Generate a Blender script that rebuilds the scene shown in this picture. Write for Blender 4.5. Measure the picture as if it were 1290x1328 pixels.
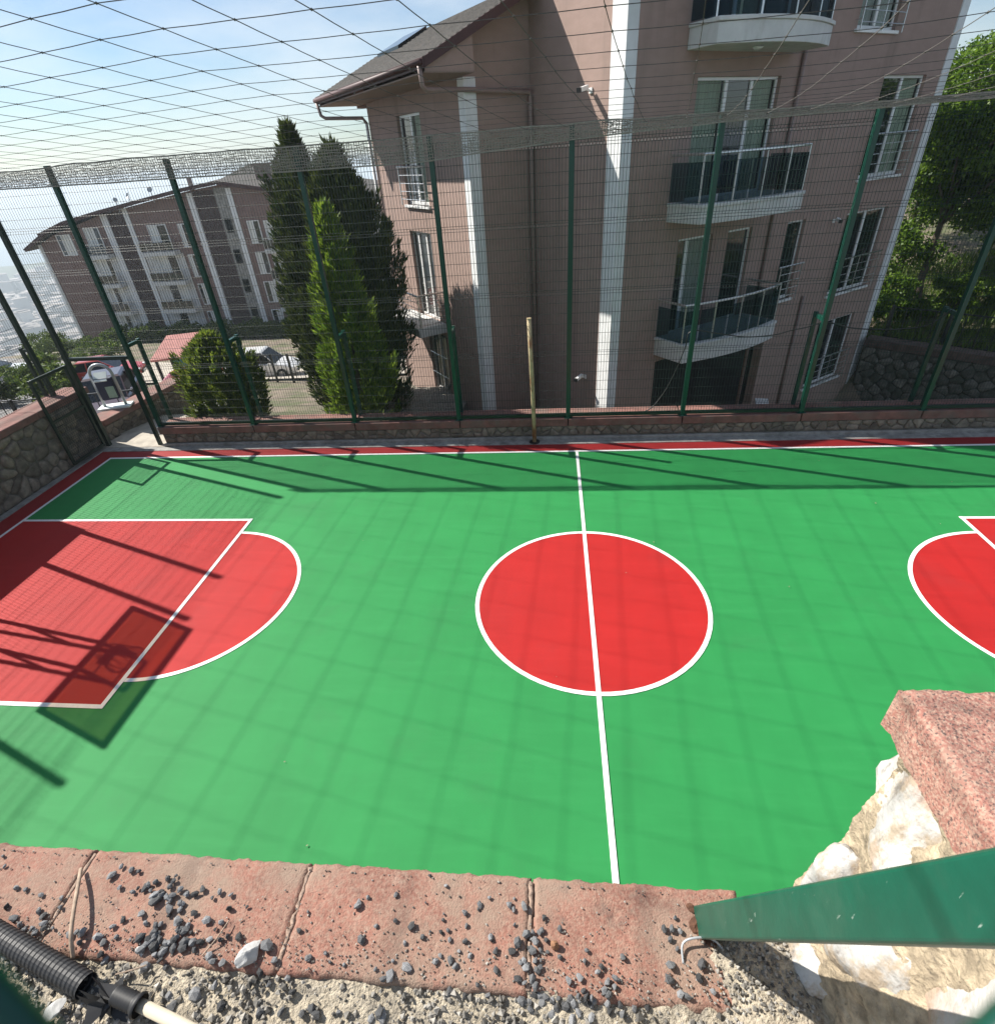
import bpy, bmesh, math, random
import numpy as np
from mathutils import Vector, Matrix, noise

for o in list(bpy.data.objects):
    bpy.data.objects.remove(o)
random.seed(7)
SC = bpy.context.scene
COL = SC.collection
R = math.radians

# ------------------------------------------------------------------ camera
cam_d = bpy.data.cameras.new("camera")
cam = bpy.data.objects.new("camera", cam_d)
COL.objects.link(cam)
SC.camera = cam
CAM = Vector((-0.6035, -6.4068, 5.9995))
yaw, pitch, roll = R(-6.991), R(33.419), R(-4.157)
fw = Vector((math.sin(yaw) * math.cos(pitch), math.cos(yaw) * math.cos(pitch), -math.sin(pitch)))
rt = Vector((math.cos(yaw), -math.sin(yaw), 0))
up = rt.cross(fw)
rt2 = rt * math.cos(roll) + up * math.sin(roll)
up2 = -rt * math.sin(roll) + up * math.cos(roll)
cam.matrix_world = Matrix(((rt2.x, up2.x, -fw.x, CAM.x), (rt2.y, up2.y, -fw.y, CAM.y), (rt2.z, up2.z, -fw.z, CAM.z), (0, 0, 0, 1)))
cam_d.sensor_fit = 'HORIZONTAL'
cam_d.sensor_width = 36
cam_d.lens = 702.62 / 1290 * 36
cam_d.shift_x = 0.0016
cam_d.shift_y = -0.0036
cam_d.clip_start = 0.01
cam_d.clip_end = 60000
cam_d.dof.use_dof = True
cam_d.dof.focus_distance = 7.0
cam_d.dof.aperture_fstop = 14.0

# ------------------------------------------------------------------ sky and sun
SUN_TO = Vector((-6.5, 2.39, 6.25)).normalized()
world = bpy.data.worlds.new("World")
SC.world = world
world.use_nodes = True
wn, wl = world.node_tree.nodes, world.node_tree.links
bg = wn["Background"]
sky = wn.new("ShaderNodeTexSky")
sky.sky_type = 'NISHITA'
sky.sun_disc = False
sky.sun_elevation = math.asin(SUN_TO.z)
sky.sun_rotation = R(-69.8)
sky.altitude = 200
sky.air_density = 1.0
sky.dust_density = 0.6
sky.ozone_density = 2.0
# thin high cloud, the same all round the sky
tc = wn.new("ShaderNodeTexCoord")
mp = wn.new("ShaderNodeMapping")
mp.inputs['Scale'].default_value = (1.0, 1.0, 3.2)
cn = wn.new("ShaderNodeTexNoise")
cn.inputs['Scale'].default_value = 2.3
cn.inputs['Detail'].default_value = 7
cn.inputs['Roughness'].default_value = 0.55
cr = wn.new("ShaderNodeValToRGB")
cr.color_ramp.elements[0].position = 0.40
cr.color_ramp.elements[0].color = (0, 0, 0, 1)
cr.color_ramp.elements[1].position = 0.75
cr.color_ramp.elements[1].color = (0.72, 0.72, 0.72, 1)
cm = wn.new("ShaderNodeMixRGB")
cm.inputs[2].default_value = (10.2, 10.6, 10.8, 1)
wl.new(tc.outputs['Generated'], mp.inputs['Vector'])
wl.new(mp.outputs[0], cn.inputs['Vector'])
wl.new(cn.outputs[0], cr.inputs[0])
wl.new(cr.outputs[0], cm.inputs[0])
tint = wn.new("ShaderNodeMixRGB")
tint.blend_type = 'MULTIPLY'
tint.inputs[0].default_value = 1.0
tint.inputs[2].default_value = (0.98, 1.09, 1.17, 1)
wl.new(sky.outputs[0], tint.inputs[1])
wl.new(tint.outputs[0], cm.inputs[1])
wl.new(cm.outputs[0], bg.inputs['Color'])
bg.inputs['Strength'].default_value = 0.057
sun_d = bpy.data.lights.new("sun", 'SUN')
sun_d.energy = 5.0
sun_d.angle = R(0.53)
sun_d.color = (1.0, 0.95, 0.87)
sun = bpy.data.objects.new("sun", sun_d)
COL.objects.link(sun)
sun.rotation_euler = SUN_TO.to_track_quat('Z', 'Y').to_euler()
sun.location = (0, 0, 40)
vs = SC.view_settings
vs.view_transform = 'Standard'
vs.look = 'None'
vs.gamma = 1
vs.exposure = 0.85
vs.use_curve_mapping = False

# ------------------------------------------------------------------ helpers
class MB:
    """collects boxes, bars, tubes and polygons; build() links them as ONE mesh object"""
    def __init__(self):
        self.v, self.f, self.mi, self.M = [], [], [], None
    def add(self, vs_, fs, mi=0):
        b = len(self.v)
        if self.M is not None:
            vs_ = [self.M @ Vector(p) for p in vs_]
        self.v.extend([tuple(p) for p in vs_])
        self.f.extend([tuple(b + i for i in q) for q in fs])
        self.mi.extend([mi] * len(fs))
    def box(self, x0, x1, y0, y1, z0, z1, mi=0):
        self.add([(x0, y0, z0), (x1, y0, z0), (x1, y1, z0), (x0, y1, z0), (x0, y0, z1), (x1, y0, z1), (x1, y1, z1), (x0, y1, z1)],
                 [(3, 2, 1, 0), (4, 5, 6, 7), (0, 1, 5, 4), (1, 2, 6, 5), (2, 3, 7, 6), (3, 0, 4, 7)], mi)
    def bar(self, a, b, w, h, upv=(0, 0, 1), mi=0):
        a, b = Vector(a), Vector(b)
        d = (b - a).normalized()
        s = d.cross(Vector(upv))
        if s.length < 1e-4:
            s = d.cross(Vector((1, 0, 0)))
        s.normalize()
        u = s.cross(d)
        s, u = s * w / 2, u * h / 2
        self.add([a - s - u, a + s - u, a + s + u, a - s + u, b - s - u, b + s - u, b + s + u, b - s + u],
                 [(0, 1, 2, 3), (7, 6, 5, 4), (4, 5, 1, 0), (5, 6, 2, 1), (6, 7, 3, 2), (7, 4, 0, 3)], mi)
    def tube(self, pts, r, n=6, mi=0, caps=True):
        pts = [Vector(p) for p in pts]
        rr = r if isinstance(r, (list, tuple)) else [r] * len(pts)
        vs_, fs = [], []
        t0 = (pts[1] - pts[0]).normalized()
        s = t0.orthogonal().normalized()
        for i, p in enumerate(pts):
            t = (pts[min(i + 1, len(pts) - 1)] - pts[max(i - 1, 0)]).normalized()
            s = (s - t * s.dot(t)).normalized()
            u = t.cross(s)
            for k in range(n):
                a = 2 * math.pi * k / n
                vs_.append(p + (s * math.cos(a) + u * math.sin(a)) * rr[i])
        for i in range(len(pts) - 1):
            for k in range(n):
                k2 = (k + 1) % n
                fs.append((i * n + k, i * n + k2, (i + 1) * n + k2, (i + 1) * n + k))
        if caps:
            fs.append(tuple(range(n - 1, -1, -1)))
            fs.append(tuple(range((len(pts) - 1) * n, len(pts) * n)))
        self.add(vs_, fs, mi)
    def prism(self, poly, z0, z1, mi=0):
        n = len(poly)
        self.add([(p[0], p[1], z0) for p in poly] + [(p[0], p[1], z1) for p in poly],
                 [tuple(range(n - 1, -1, -1)), tuple(range(n, 2 * n))] + [(i, (i + 1) % n, n + (i + 1) % n, n + i) for i in range(n)], mi)
    def build(self, name, mats, parent=None, smooth=False, bevel=0, seg=2):
        me = bpy.data.meshes.new(name)
        me.from_pydata(self.v, [], self.f)
        mats = mats if isinstance(mats, (list, tuple)) else [mats]
        for m in mats:
            me.materials.append(m)
        if len(mats) > 1:
            me.polygons.foreach_set('material_index', self.mi)
        if smooth:
            me.polygons.foreach_set('use_smooth', [True] * len(me.polygons))
        me.update()
        return link(name, me, parent, bevel, seg)

def link(name, me, parent=None, bevel=0, seg=2):
    o = bpy.data.objects.new(name, me)
    COL.objects.link(o)
    if parent is not None:
        o.parent = parent
        if parent.type == 'EMPTY' and not parent.get('_loc'):
            o.matrix_parent_inverse = Matrix.Translation(-parent.location)
    if bevel:
        b = o.modifiers.new("bevel", 'BEVEL')
        b.width = bevel
        b.segments = seg
        b.limit_method = 'ANGLE'
    return o

def tag(o, label=None, cat=None, group=None, kind=None):
    if label: o['label'] = label
    if cat: o['category'] = cat
    if group: o['group'] = group
    if kind: o['kind'] = kind
    return o

def thing(name, loc, label, cat, group=None):
    """an Empty at the thing's base; its parts are modelled in world coordinates"""
    o = bpy.data.objects.new(name, None)
    COL.objects.link(o)
    o.location = loc
    o.empty_display_size = 0.3
    return tag(o, label, cat, group)

def local_thing(name, label, cat, group=None):
    """an Empty whose parts are modelled round its own origin (for copies)"""
    o = thing(name, (0, 0, 0), label, cat, group)
    return o

def copy_tree(o, parent=None):
    c = o.copy()
    COL.objects.link(c)
    if parent is not None:
        c.parent = parent
    for ch in list(o.children):
        copy_tree(ch, c)
    return c

# ------------------------------------------------------------------ materials
def nodes(m):
    m.use_nodes = True
    return m.node_tree.nodes, m.node_tree.links, m.node_tree.nodes['Principled BSDF']

def mat(name, col, rough=0.6, var=0.18, scale=6, bump=0.0, bscale=60, metal=0.0, spec=0.5, col2=None, lo=0.35, hi=0.65, stretch=None, rnd=0.0, isl=False, dist=0.01):
    m = bpy.data.materials.new(name)
    N, L, B = nodes(m)
    B.inputs['Roughness'].default_value = rough
    B.inputs['Metallic'].default_value = metal
    B.inputs['Specular IOR Level'].default_value = spec
    tcn = N.new("ShaderNodeTexCoord")
    mpn = N.new("ShaderNodeMapping")
    if stretch: mpn.inputs['Scale'].default_value = stretch
    L.new(tcn.outputs['Object'], mpn.inputs['Vector'])
    nz = N.new("ShaderNodeTexNoise")
    nz.inputs['Scale'].default_value = scale
    nz.inputs['Detail'].default_value = 8
    nz.inputs['Roughness'].default_value = 0.62
    L.new(mpn.outputs[0], nz.inputs['Vector'])
    rp = N.new("ShaderNodeValToRGB")
    a, b = rp.color_ramp.elements
    a.position, b.position = lo, hi
    a.color = tuple(c * (1 - var) for c in col) + (1,)
    c2 = col2 if col2 else tuple(min(1, c * (1 + var)) for c in col)
    b.color = tuple(c2) + (1,)
    L.new(nz.outputs[0], rp.inputs[0])
    out = rp.outputs[0]
    if rnd:
        src = N.new("ShaderNodeNewGeometry" if isl else "ShaderNodeObjectInfo")
        hs = N.new("ShaderNodeHueSaturation")
        mr = N.new("ShaderNodeMapRange")
        mr.inputs['To Min'].default_value = 1 - rnd
        mr.inputs['To Max'].default_value = 1 + rnd
        L.new(src.outputs['Random Per Island' if isl else 'Random'], mr.inputs['Value'])
        L.new(mr.outputs[0], hs.inputs['Value'])
        L.new(out, hs.inputs['Color'])
        out = hs.outputs[0]
    L.new(out, B.inputs['Base Color'])
    if bump:
        n2 = N.new("ShaderNodeTexNoise")
        n2.inputs['Scale'].default_value = bscale
        n2.inputs['Detail'].default_value = 5
        L.new(mpn.outputs[0], n2.inputs['Vector'])
        bp = N.new("ShaderNodeBump")
        bp.inputs['Strength'].default_value = bump
        bp.inputs['Distance'].default_value = dist
        L.new(n2.outputs[0], bp.inputs['Height'])
        L.new(bp.outputs[0], B.inputs['Normal'])
    return m

def overlay(m, col, scale, lo, hi, amount=1.0, stretch=None, detail=6):
    """adds a second layer of worn or dirty colour over a material's colour"""
    N, L = m.node_tree.nodes, m.node_tree.links
    B = N['Principled BSDF']
    prev = B.inputs['Base Color'].links[0].from_socket
    tcn = N.new("ShaderNodeTexCoord")
    mpn = N.new("ShaderNodeMapping")
    mpn.inputs['Location'].default_value = (random.random() * 20, random.random() * 20, random.random() * 20)
    if stretch: mpn.inputs['Scale'].default_value = stretch
    nz = N.new("ShaderNodeTexNoise")
    nz.inputs['Scale'].default_value = scale
    nz.inputs['Detail'].default_value = detail
    nz.inputs['Roughness'].default_value = 0.65
    rp = N.new("ShaderNodeValToRGB")
    rp.color_ramp.elements[0].position = lo
    rp.color_ramp.elements[0].color = (0, 0, 0, 1)
    rp.color_ramp.elements[1].position = hi
    rp.color_ramp.elements[1].color = (amount, amount, amount, 1)
    mx = N.new("ShaderNodeMixRGB")
    mx.inputs[2].default_value = tuple(col) + (1,)
    L.new(tcn.outputs['Object'], mpn.inputs['Vector'])
    L.new(mpn.outputs[0], nz.inputs['Vector'])
    L.new(nz.outputs[0], rp.inputs[0])
    L.new(rp.outputs[0], mx.inputs[0])
    L.new(prev, mx.inputs[1])
    L.new(mx.outputs[0], B.inputs['Base Color'])
    return m

def leaf_mat(name, c1, c2, trans=0.35):
    m = bpy.data.materials.new(name)
    m.use_nodes = True
    N, L = m.node_tree.nodes, m.node_tree.links
    N.remove(N['Principled BSDF'])
    g = N.new("ShaderNodeNewGeometry")
    rp = N.new("ShaderNodeValToRGB")
    rp.color_ramp.elements[0].color = tuple(c1) + (1,)
    rp.color_ramp.elements[1].color = tuple(c2) + (1,)
    L.new(g.outputs['Random Per Island'], rp.inputs[0])
    d = N.new("ShaderNodeBsdfDiffuse")
    t = N.new("ShaderNodeBsdfTranslucent")
    gl = N.new("ShaderNodeBsdfGlossy")
    gl.inputs['Roughness'].default_value = 0.45
    gl.inputs['Color'].default_value = (0.8, 0.85, 0.8, 1)
    mx = N.new("ShaderNodeMixShader")
    mx.inputs[0].default_value = trans
    mx2 = N.new("ShaderNodeMixShader")
    mx2.inputs[0].default_value = 0.02
    L.new(rp.outputs[0], d.inputs[0])
    L.new(rp.outputs[0], t.inputs[0])
    L.new(d.outputs[0], mx.inputs[1])
    L.new(t.outputs[0], mx.inputs[2])
    L.new(mx.outputs[0], mx2.inputs[1])
    L.new(gl.outputs[0], mx2.inputs[2])
    L.new(mx2.outputs[0], N['Material Output'].inputs['Surface'])
    return m

def tinted_sheet(name, tint, dark, clear):
    m = bpy.data.materials.new(name)
    m.use_nodes = True
    N, L = m.node_tree.nodes, m.node_tree.links
    B = N['Principled BSDF']
    B.inputs['Base Color'].default_value = tuple(dark) + (1,)
    B.inputs['Roughness'].default_value = 0.08
    t = N.new("ShaderNodeBsdfTransparent")
    t.inputs[0].default_value = tuple(tint) + (1,)
    mx = N.new("ShaderNodeMixShader")
    mx.inputs[0].default_value = clear
    L.new(B.outputs[0], mx.inputs[1])
    L.new(t.outputs[0], mx.inputs[2])
    L.new(mx.outputs[0], N['Material Output'].inputs['Surface'])
    return m

def court_paint(name, col):
    m = mat(name, col, rough=0.72, var=0.06, scale=0.9, bump=0.25, bscale=420, spec=0.28, dist=0.002)
    overlay(m, tuple(c * 0.86 for c in col), 2.2, 0.46, 0.72, 0.6, stretch=(1, 0.22, 1))
    overlay(m, tuple(min(1, c * 1.12 + 0.006) for c in col), 7.0, 0.5, 0.75, 0.5, stretch=(0.12, 1, 1))
    overlay(m, tuple(min(1, c * 1.18 + 0.012) for c in col), 70, 0.62, 0.8, 0.35)
    overlay(m, tuple(c * 0.6 for c in col), 160, 0.7, 0.78, 0.5, detail=2)
    overlay(m, tuple(c * 0.72 + 0.012 for c in col), 0.9, 0.56, 0.74, 0.45)
    overlay(m, (0.30, 0.30, 0.26), 30, 0.73, 0.78, 0.35, detail=4)
    return m

MT = {}
MT['green'] = court_paint('court_green', (0.019, 0.215, 0.055))
MT['red'] = court_paint('court_red', (0.37, 0.0115, 0.0105))
MT['red_shaded'] = court_paint('shaded_border_red', (0.27, 0.014, 0.015))  # court red made darker, shade on the border put into its colour
MT['line'] = mat('line_white', (0.78, 0.78, 0.76), 0.55, 0.05, 9, 0.2, 300)
overlay(MT['line'], (0.52, 0.54, 0.52), 18, 0.55, 0.75, 0.5)
overlay(MT['line'], (0.3, 0.42, 0.34), 90, 0.66, 0.74, 0.6)
MT['joint'] = mat('joint_mortar', (0.30, 0.215, 0.165), 0.95, 0.3, 60, 0.8, 120, dist=0.006)
MT['concrete'] = mat('concrete', (0.36, 0.34, 0.31), 0.9, 0.22, 5, 0.5, 55, dist=0.008)
overlay(MT['concrete'], (0.17, 0.155, 0.14), 2.6, 0.5, 0.75, 0.7)
MT['kerb'] = mat('kerb_concrete', (0.30, 0.29, 0.27), 0.9, 0.2, 7, 0.4, 60)
overlay(MT['kerb'], (0.12, 0.115, 0.105), 3, 0.48, 0.7, 0.8)
MT['coping'] = mat('coping_red', (0.26, 0.118, 0.085), 0.9, 0.22, 12, 0.6, 190, dist=0.006)
overlay(MT['coping'], (0.36, 0.255, 0.19), 85, 0.42, 0.66, 0.62)
overlay(MT['coping'], (0.12, 0.065, 0.05), 120, 0.56, 0.68, 0.5, detail=3)
overlay(MT['coping'], (0.27, 0.20, 0.15), 4, 0.42, 0.62, 0.8)
overlay(MT['coping'], (0.10, 0.08, 0.068), 14, 0.57, 0.72, 0.55)
overlay(MT['coping'], (0.40, 0.31, 0.24), 9, 0.62, 0.74, 0.6)
MT['coping_step'] = mat('coping_speckled', (0.29, 0.125, 0.095), 0.9, 0.2, 30, 0.6, 150, dist=0.006)
overlay(MT['coping_step'], (0.42, 0.29, 0.22), 140, 0.42, 0.62, 0.8, detail=3)
overlay(MT['coping_step'], (0.055, 0.045, 0.045), 190, 0.56, 0.64, 0.85, detail=2)
overlay(MT['coping_step'], (0.30, 0.22, 0.17), 6, 0.5, 0.65, 0.5)
MT['coping_far'] = mat('coping_far_red', (0.21, 0.10, 0.082), 0.9, 0.25, 4, 0.4, 60)
overlay(MT['coping_far'], (0.165, 0.12, 0.10), 2.4, 0.45, 0.65, 0.8)
MT['mortar'] = mat('mortar', (0.17, 0.15, 0.125), 0.95, 0.3, 8, 0.8, 50, dist=0.02)
MT['stone'] = mat('wall_stone', (0.20, 0.165, 0.13), 0.9, 0.35, 6, 0.7, 28, rnd=0.35, dist=0.02)
overlay(MT['stone'], (0.12, 0.10, 0.085), 3, 0.52, 0.7, 0.7)
MT['stone_dark'] = mat('shaded_stone', (0.13, 0.122, 0.105), 0.95, 0.35, 6, 0.7, 28, rnd=0.4, dist=0.02)  # darker copy of the wall stone, shade painted into the colour
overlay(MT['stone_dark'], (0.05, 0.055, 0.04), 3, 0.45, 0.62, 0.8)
MT['mortar_dark'] = mat('shaded_mortar', (0.06, 0.058, 0.05), 0.95, 0.3, 8, 0.8, 50, dist=0.02)  # mortar darkened likewise for the shaded wall
MT['coping_shaded'] = mat('shaded_coping', (0.10, 0.07, 0.06), 0.95, 0.3, 4, 0.4, 60)  # coping colour lowered to carry the shade on that wall
MT['pale_stone'] = mat('pale_stone', (0.45, 0.435, 0.41), 0.75, 0.22, 9, 1.0, 30, rnd=0.1, dist=0.012)
overlay(MT['pale_stone'], (0.33, 0.25, 0.165), 11, 0.47, 0.56, 0.8, stretch=(1, 1, .5))
overlay(MT['pale_stone'], (0.16, 0.14, 0.125), 22, 0.58, 0.66, 0.75, stretch=(1, 1, .35))
overlay(MT['pale_stone'], (0.46, 0.29, 0.22), 6, 0.56, 0.7, 0.7)
MT['sand_mortar'] = mat('sand_mortar', (0.36, 0.29, 0.20), 0.95, 0.4, 28, 0.9, 90, dist=0.01)
overlay(MT['sand_mortar'], (0.12, 0.10, 0.08), 60, 0.6, 0.7, 0.7)
MT['gravel'] = mat('gravel_stone', (0.15, 0.152, 0.155), 0.8, 0.45, 40, 0.5, 160, rnd=0.75, dist=0.003)
MT['gravel_isl'] = mat('gravel_grit', (0.22, 0.205, 0.18), 0.85, 0.3, 40, 0.3, 160, rnd=0.75, isl=True, dist=0.003)
MT['gravel_pale'] = mat('gravel_pale', (0.46, 0.455, 0.44), 0.8, 0.15, 30, 0.4, 120, dist=0.003)
MT['gravel_rust'] = mat('gravel_rust', (0.24, 0.12, 0.06), 0.8, 0.25, 50, 0.4, 120, dist=0.003)
MT['grit'] = mat('gritty_concrete', (0.40, 0.345, 0.26), 0.95, 0.3, 50, 1.0, 130, dist=0.012)
overlay(MT['grit'], (0.17, 0.155, 0.135), 18, 0.5, 0.68, 0.8)
overlay(MT['grit'], (0.55, 0.50, 0.41), 130, 0.55, 0.7, 0.6)
MT['fence'] = mat('fence_green', (0.004, 0.022, 0.015), 0.45, 0.15, 12, 0.05, 90)
MT['post'] = mat('post_green', (0.005, 0.055, 0.037), 0.32, 0.12, 20, 0.05, 90)
MT['strut'] = mat('strut_green', (0.004, 0.075, 0.048), 0.4, 0.1, 16, 0.04, 120)
overlay(MT['strut'], (0.30, 0.36, 0.32), 20, 0.66, 0.68, 0.8, stretch=(9, 5.0, 0.7))
overlay(MT['strut'], (0.035, 0.10, 0.07), 7, 0.5, 0.7, 0.5)
MT['net'] = mat('net_rope', (0.10, 0.092, 0.085), 0.9, 0.2, 30)
MT['net_lit'] = mat('sunlit_net_rope', (0.27, 0.25, 0.215), 0.9, 0.25, 30)  # lighter copy of the net rope, sunlight put into its colour
MT['wall'] = mat('stucco_pink', (0.345, 0.242, 0.205), 0.92, 0.06, 2.2, 0.55, 38, stretch=(1, 1, 3.0), dist=0.012)
overlay(MT['wall'], (0.285, 0.20, 0.168), 0.7, 0.48, 0.72, 0.5, stretch=(1, 1, 0.35))
overlay(MT['wall'], (0.21, 0.155, 0.13), 2.2, 0.54, 0.72, 0.6, stretch=(1, 1, 0.09))
overlay(MT['wall'], (0.36, 0.27, 0.24), 1.1, 0.6, 0.66, 0.3)
MT['wall_far'] = mat('stucco_far', (0.22, 0.145, 0.128), 0.92, 0.1, 1.5, 0.3, 20)
MT['wall_dark'] = mat('stucco_dark', (0.07, 0.045, 0.042), 0.92, 0.12, 1.5, 0.3, 20)
MT['trim'] = mat('trim_white', (0.72, 0.73, 0.73), 0.8, 0.07, 3, 0.2, 60)
overlay(MT['trim'], (0.5, 0.5, 0.48), 1.4, 0.55, 0.75, 0.5, stretch=(1, 1, 0.4))
MT['slab'] = mat('balcony_white', (0.60, 0.60, 0.585), 0.85, 0.08, 2.4, 0.3, 60)
overlay(MT['slab'], (0.36, 0.34, 0.31), 3, 0.55, 0.75, 0.6, stretch=(1, 1, 0.3))
MT['pvc'] = mat('pvc_white', (0.78, 0.78, 0.77), 0.4, 0.04, 5)
MT['steel'] = mat('steel', (0.62, 0.62, 0.61), 0.3, 0.06, 14, metal=0.85)
MT['roof'] = mat('shingles', (0.075, 0.07, 0.065), 0.95, 0.3, 9, 0.8, 26, dist=0.02)
overlay(MT['roof'], (0.13, 0.115, 0.10), 3.5, 0.5, 0.7, 0.6)
MT['fascia'] = mat('fascia_maroon', (0.055, 0.018, 0.016), 0.6, 0.15, 6)
MT['soffit'] = mat('soffit_brown', (0.24, 0.17, 0.14), 0.8, 0.12, 4, stretch=(1, 6, 1))
MT['drain'] = mat('drain_pipe', (0.27, 0.19, 0.17), 0.5, 0.1, 4)
MT['dark'] = mat('painted_dark', (0.004, 0.004, 0.0045), 0.7, 0.2, 3)  # near black, paints the darkness inside openings and rooms
MT['curtain'] = mat('curtain', (0.7, 0.7, 0.66), 0.9, 0.14, 3, stretch=(14, 14, 0.3))
MT['curtain_reflect'] = mat('reflection_green', (0.74, 0.78, 0.64), 0.9, 0.2, 3, stretch=(9, 9, 0.5))  # curtain tinted pale green to stand in for reflections in the panes
MT['glass'] = mat('window_glass', (0.018, 0.022, 0.024), 0.03, 0.2, 0.8, spec=0.9)
MT['rail_glass'] = tinted_sheet('rail_glass', (0.48, 0.58, 0.62), (0.014, 0.026, 0.032), 0.86)
MT['pane'] = tinted_sheet('clear_pane', (0.9, 0.94, 0.92), (0.02, 0.024, 0.026), 0.8)
MT['rust'] = mat('rusty_paint', (0.50, 0.39, 0.22), 0.7, 0.2, 9, 0.3, 60, stretch=(1, 1, 0.35))
overlay(MT['rust'], (0.26, 0.10, 0.035), 7, 0.5, 0.62, 0.9, stretch=(1, 1, 0.3))
MT['rust_dark'] = mat('dark_rust', (0.10, 0.045, 0.025), 0.95, 0.4, 40, 0.6, 120)
MT['black'] = mat('black_plastic', (0.02, 0.02, 0.021), 0.55, 0.2, 12, spec=0.5)
MT['cable'] = mat('cable_black', (0.012, 0.012, 0.012), 0.5, 0.1, 12)
MT['cream'] = mat('cream_pipe', (0.52, 0.46, 0.36), 0.4, 0.05, 9)
MT['twig'] = mat('dry_twig', (0.36, 0.27, 0.20), 0.9, 0.25, 40)
MT['cyp_dark'] = leaf_mat('cypress_dark', (0.016, 0.034, 0.010), (0.085, 0.105, 0.022), 0.3)
MT['cyp_light'] = leaf_mat('cypress_light', (0.055, 0.12, 0.014), (0.24, 0.33, 0.035), 0.48)
MT['bush'] = leaf_mat('bush_leaf', (0.045, 0.09, 0.014), (0.23, 0.28, 0.035), 0.48)
MT['tree'] = leaf_mat('tree_leaf', (0.030, 0.080, 0.010), (0.17, 0.27, 0.028), 0.52)
MT['hedge'] = leaf_mat('hedge_leaf', (0.02, 0.05, 0.010), (0.14, 0.19, 0.03), 0.4)
MT['grass'] = leaf_mat('grass_blade', (0.05, 0.09, 0.02), (0.15, 0.22, 0.04), 0.4)
MT['bark'] = mat('bark', (0.10, 0.075, 0.055), 0.95, 0.4, 9, 0.9, 22, stretch=(1, 1, 0.25), dist=0.03)
MT['soil'] = mat('soil', (0.17, 0.135, 0.10), 0.95, 0.3, 1.2, 0.6, 14)
overlay(MT['soil'], (0.07, 0.09, 0.03), 0.6, 0.45, 0.6, 0.8)
MT['paving'] = mat('paving', (0.40, 0.36, 0.30), 0.9, 0.2, 3, 0.4, 40)
MT['asphalt'] = mat('asphalt', (0.16, 0.155, 0.15), 0.9, 0.25, 1.6, 0.3, 60)
MT['plank'] = mat('grey_plank', (0.32, 0.29, 0.25), 0.85, 0.2, 3, 0.3, 30, rnd=0.15, stretch=(6, 0.5, 1))
MT['iron'] = mat('black_iron', (0.015, 0.016, 0.017), 0.5, 0.2, 9)
MT['tyre'] = mat('tyre', (0.018, 0.018, 0.018), 0.85, 0.15, 20)
MT['rim'] = mat('rim', (0.45, 0.45, 0.46), 0.3, 0.1, 9, metal=0.8)
MT['carglass'] = mat('car_glass', (0.010, 0.012, 0.014), 0.05, 0.2, 2, spec=0.35)
MT['lamp'] = mat('lamp_lens', (0.7, 0.7, 0.68), 0.1, 0.05, 5)
MT['lampred'] = mat('tail_lens', (0.45, 0.02, 0.02), 0.15, 0.05, 5)
def car_paint(name, col):
    m = mat(name, col, 0.28, 0.04, 2)
    m.node_tree.nodes['Principled BSDF'].inputs['Coat Weight'].default_value = 0.7
    m.node_tree.nodes['Principled BSDF'].inputs['Coat Roughness'].default_value = 0.06
    return m
MT['car_white'] = car_paint('paint_white', (0.68, 0.68, 0.67))
MT['car_red'] = car_paint('paint_red', (0.42, 0.03, 0.02))
MT['car_dark'] = car_paint('paint_dark', (0.035, 0.008, 0.012))
MT['navy'] = mat('navy_panel', (0.018, 0.025, 0.06), 0.5, 0.1, 6)
MT['paper'] = mat('pale_paper', (0.62, 0.68, 0.66), 0.7, 0.06, 8)
MT['paper_green'] = mat('green_notice', (0.30, 0.42, 0.33), 0.7, 0.15, 9)
MT['grey_tube'] = mat('grey_tube', (0.40, 0.42, 0.43), 0.4, 0.06, 8, metal=0.3)
MT['pink'] = mat('pink_roof', (0.62, 0.28, 0.24), 0.8, 0.14, 4, 0.3, 30)
MT['turq'] = mat('turquoise_panel', (0.10, 0.34, 0.36), 0.6, 0.12, 4)
MT['orange'] = mat('orange_brown_panel', (0.42, 0.17, 0.09), 0.7, 0.25, 6)
MT['pinkcloth'] = mat('pink_cloth', (0.62, 0.26, 0.33), 0.8, 0.15, 6)
MT['polyboard'] = tinted_sheet('polycarbonate', (0.74, 0.62, 0.45), (0.32, 0.24, 0.15), 0.72)
MT['hoop'] = mat('hoop_orange', (0.5, 0.12, 0.03), 0.5, 0.1, 9)
MT['city_wall'] = mat('town_wall', (0.42, 0.41, 0.39), 0.9, 0.1, 0.05, rnd=0.45, isl=True)
MT['city_roof'] = mat('town_roof', (0.24, 0.21, 0.19), 0.9, 0.1, 0.05, rnd=0.4, isl=True)
MT['plain'] = mat('plain_ground', (0.12, 0.13, 0.08), 0.95, 0.4, 0.012, col2=(0.27, 0.25, 0.2))
MT['sea'] = mat('sea_water', (0.02, 0.05, 0.065), 0.18, 0.1, 0.002, bump=0.25, bscale=0.03, dist=3.0)
MT['hill'] = mat('far_hill', (0.06, 0.08, 0.045), 0.95, 0.35, 0.01)
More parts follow.
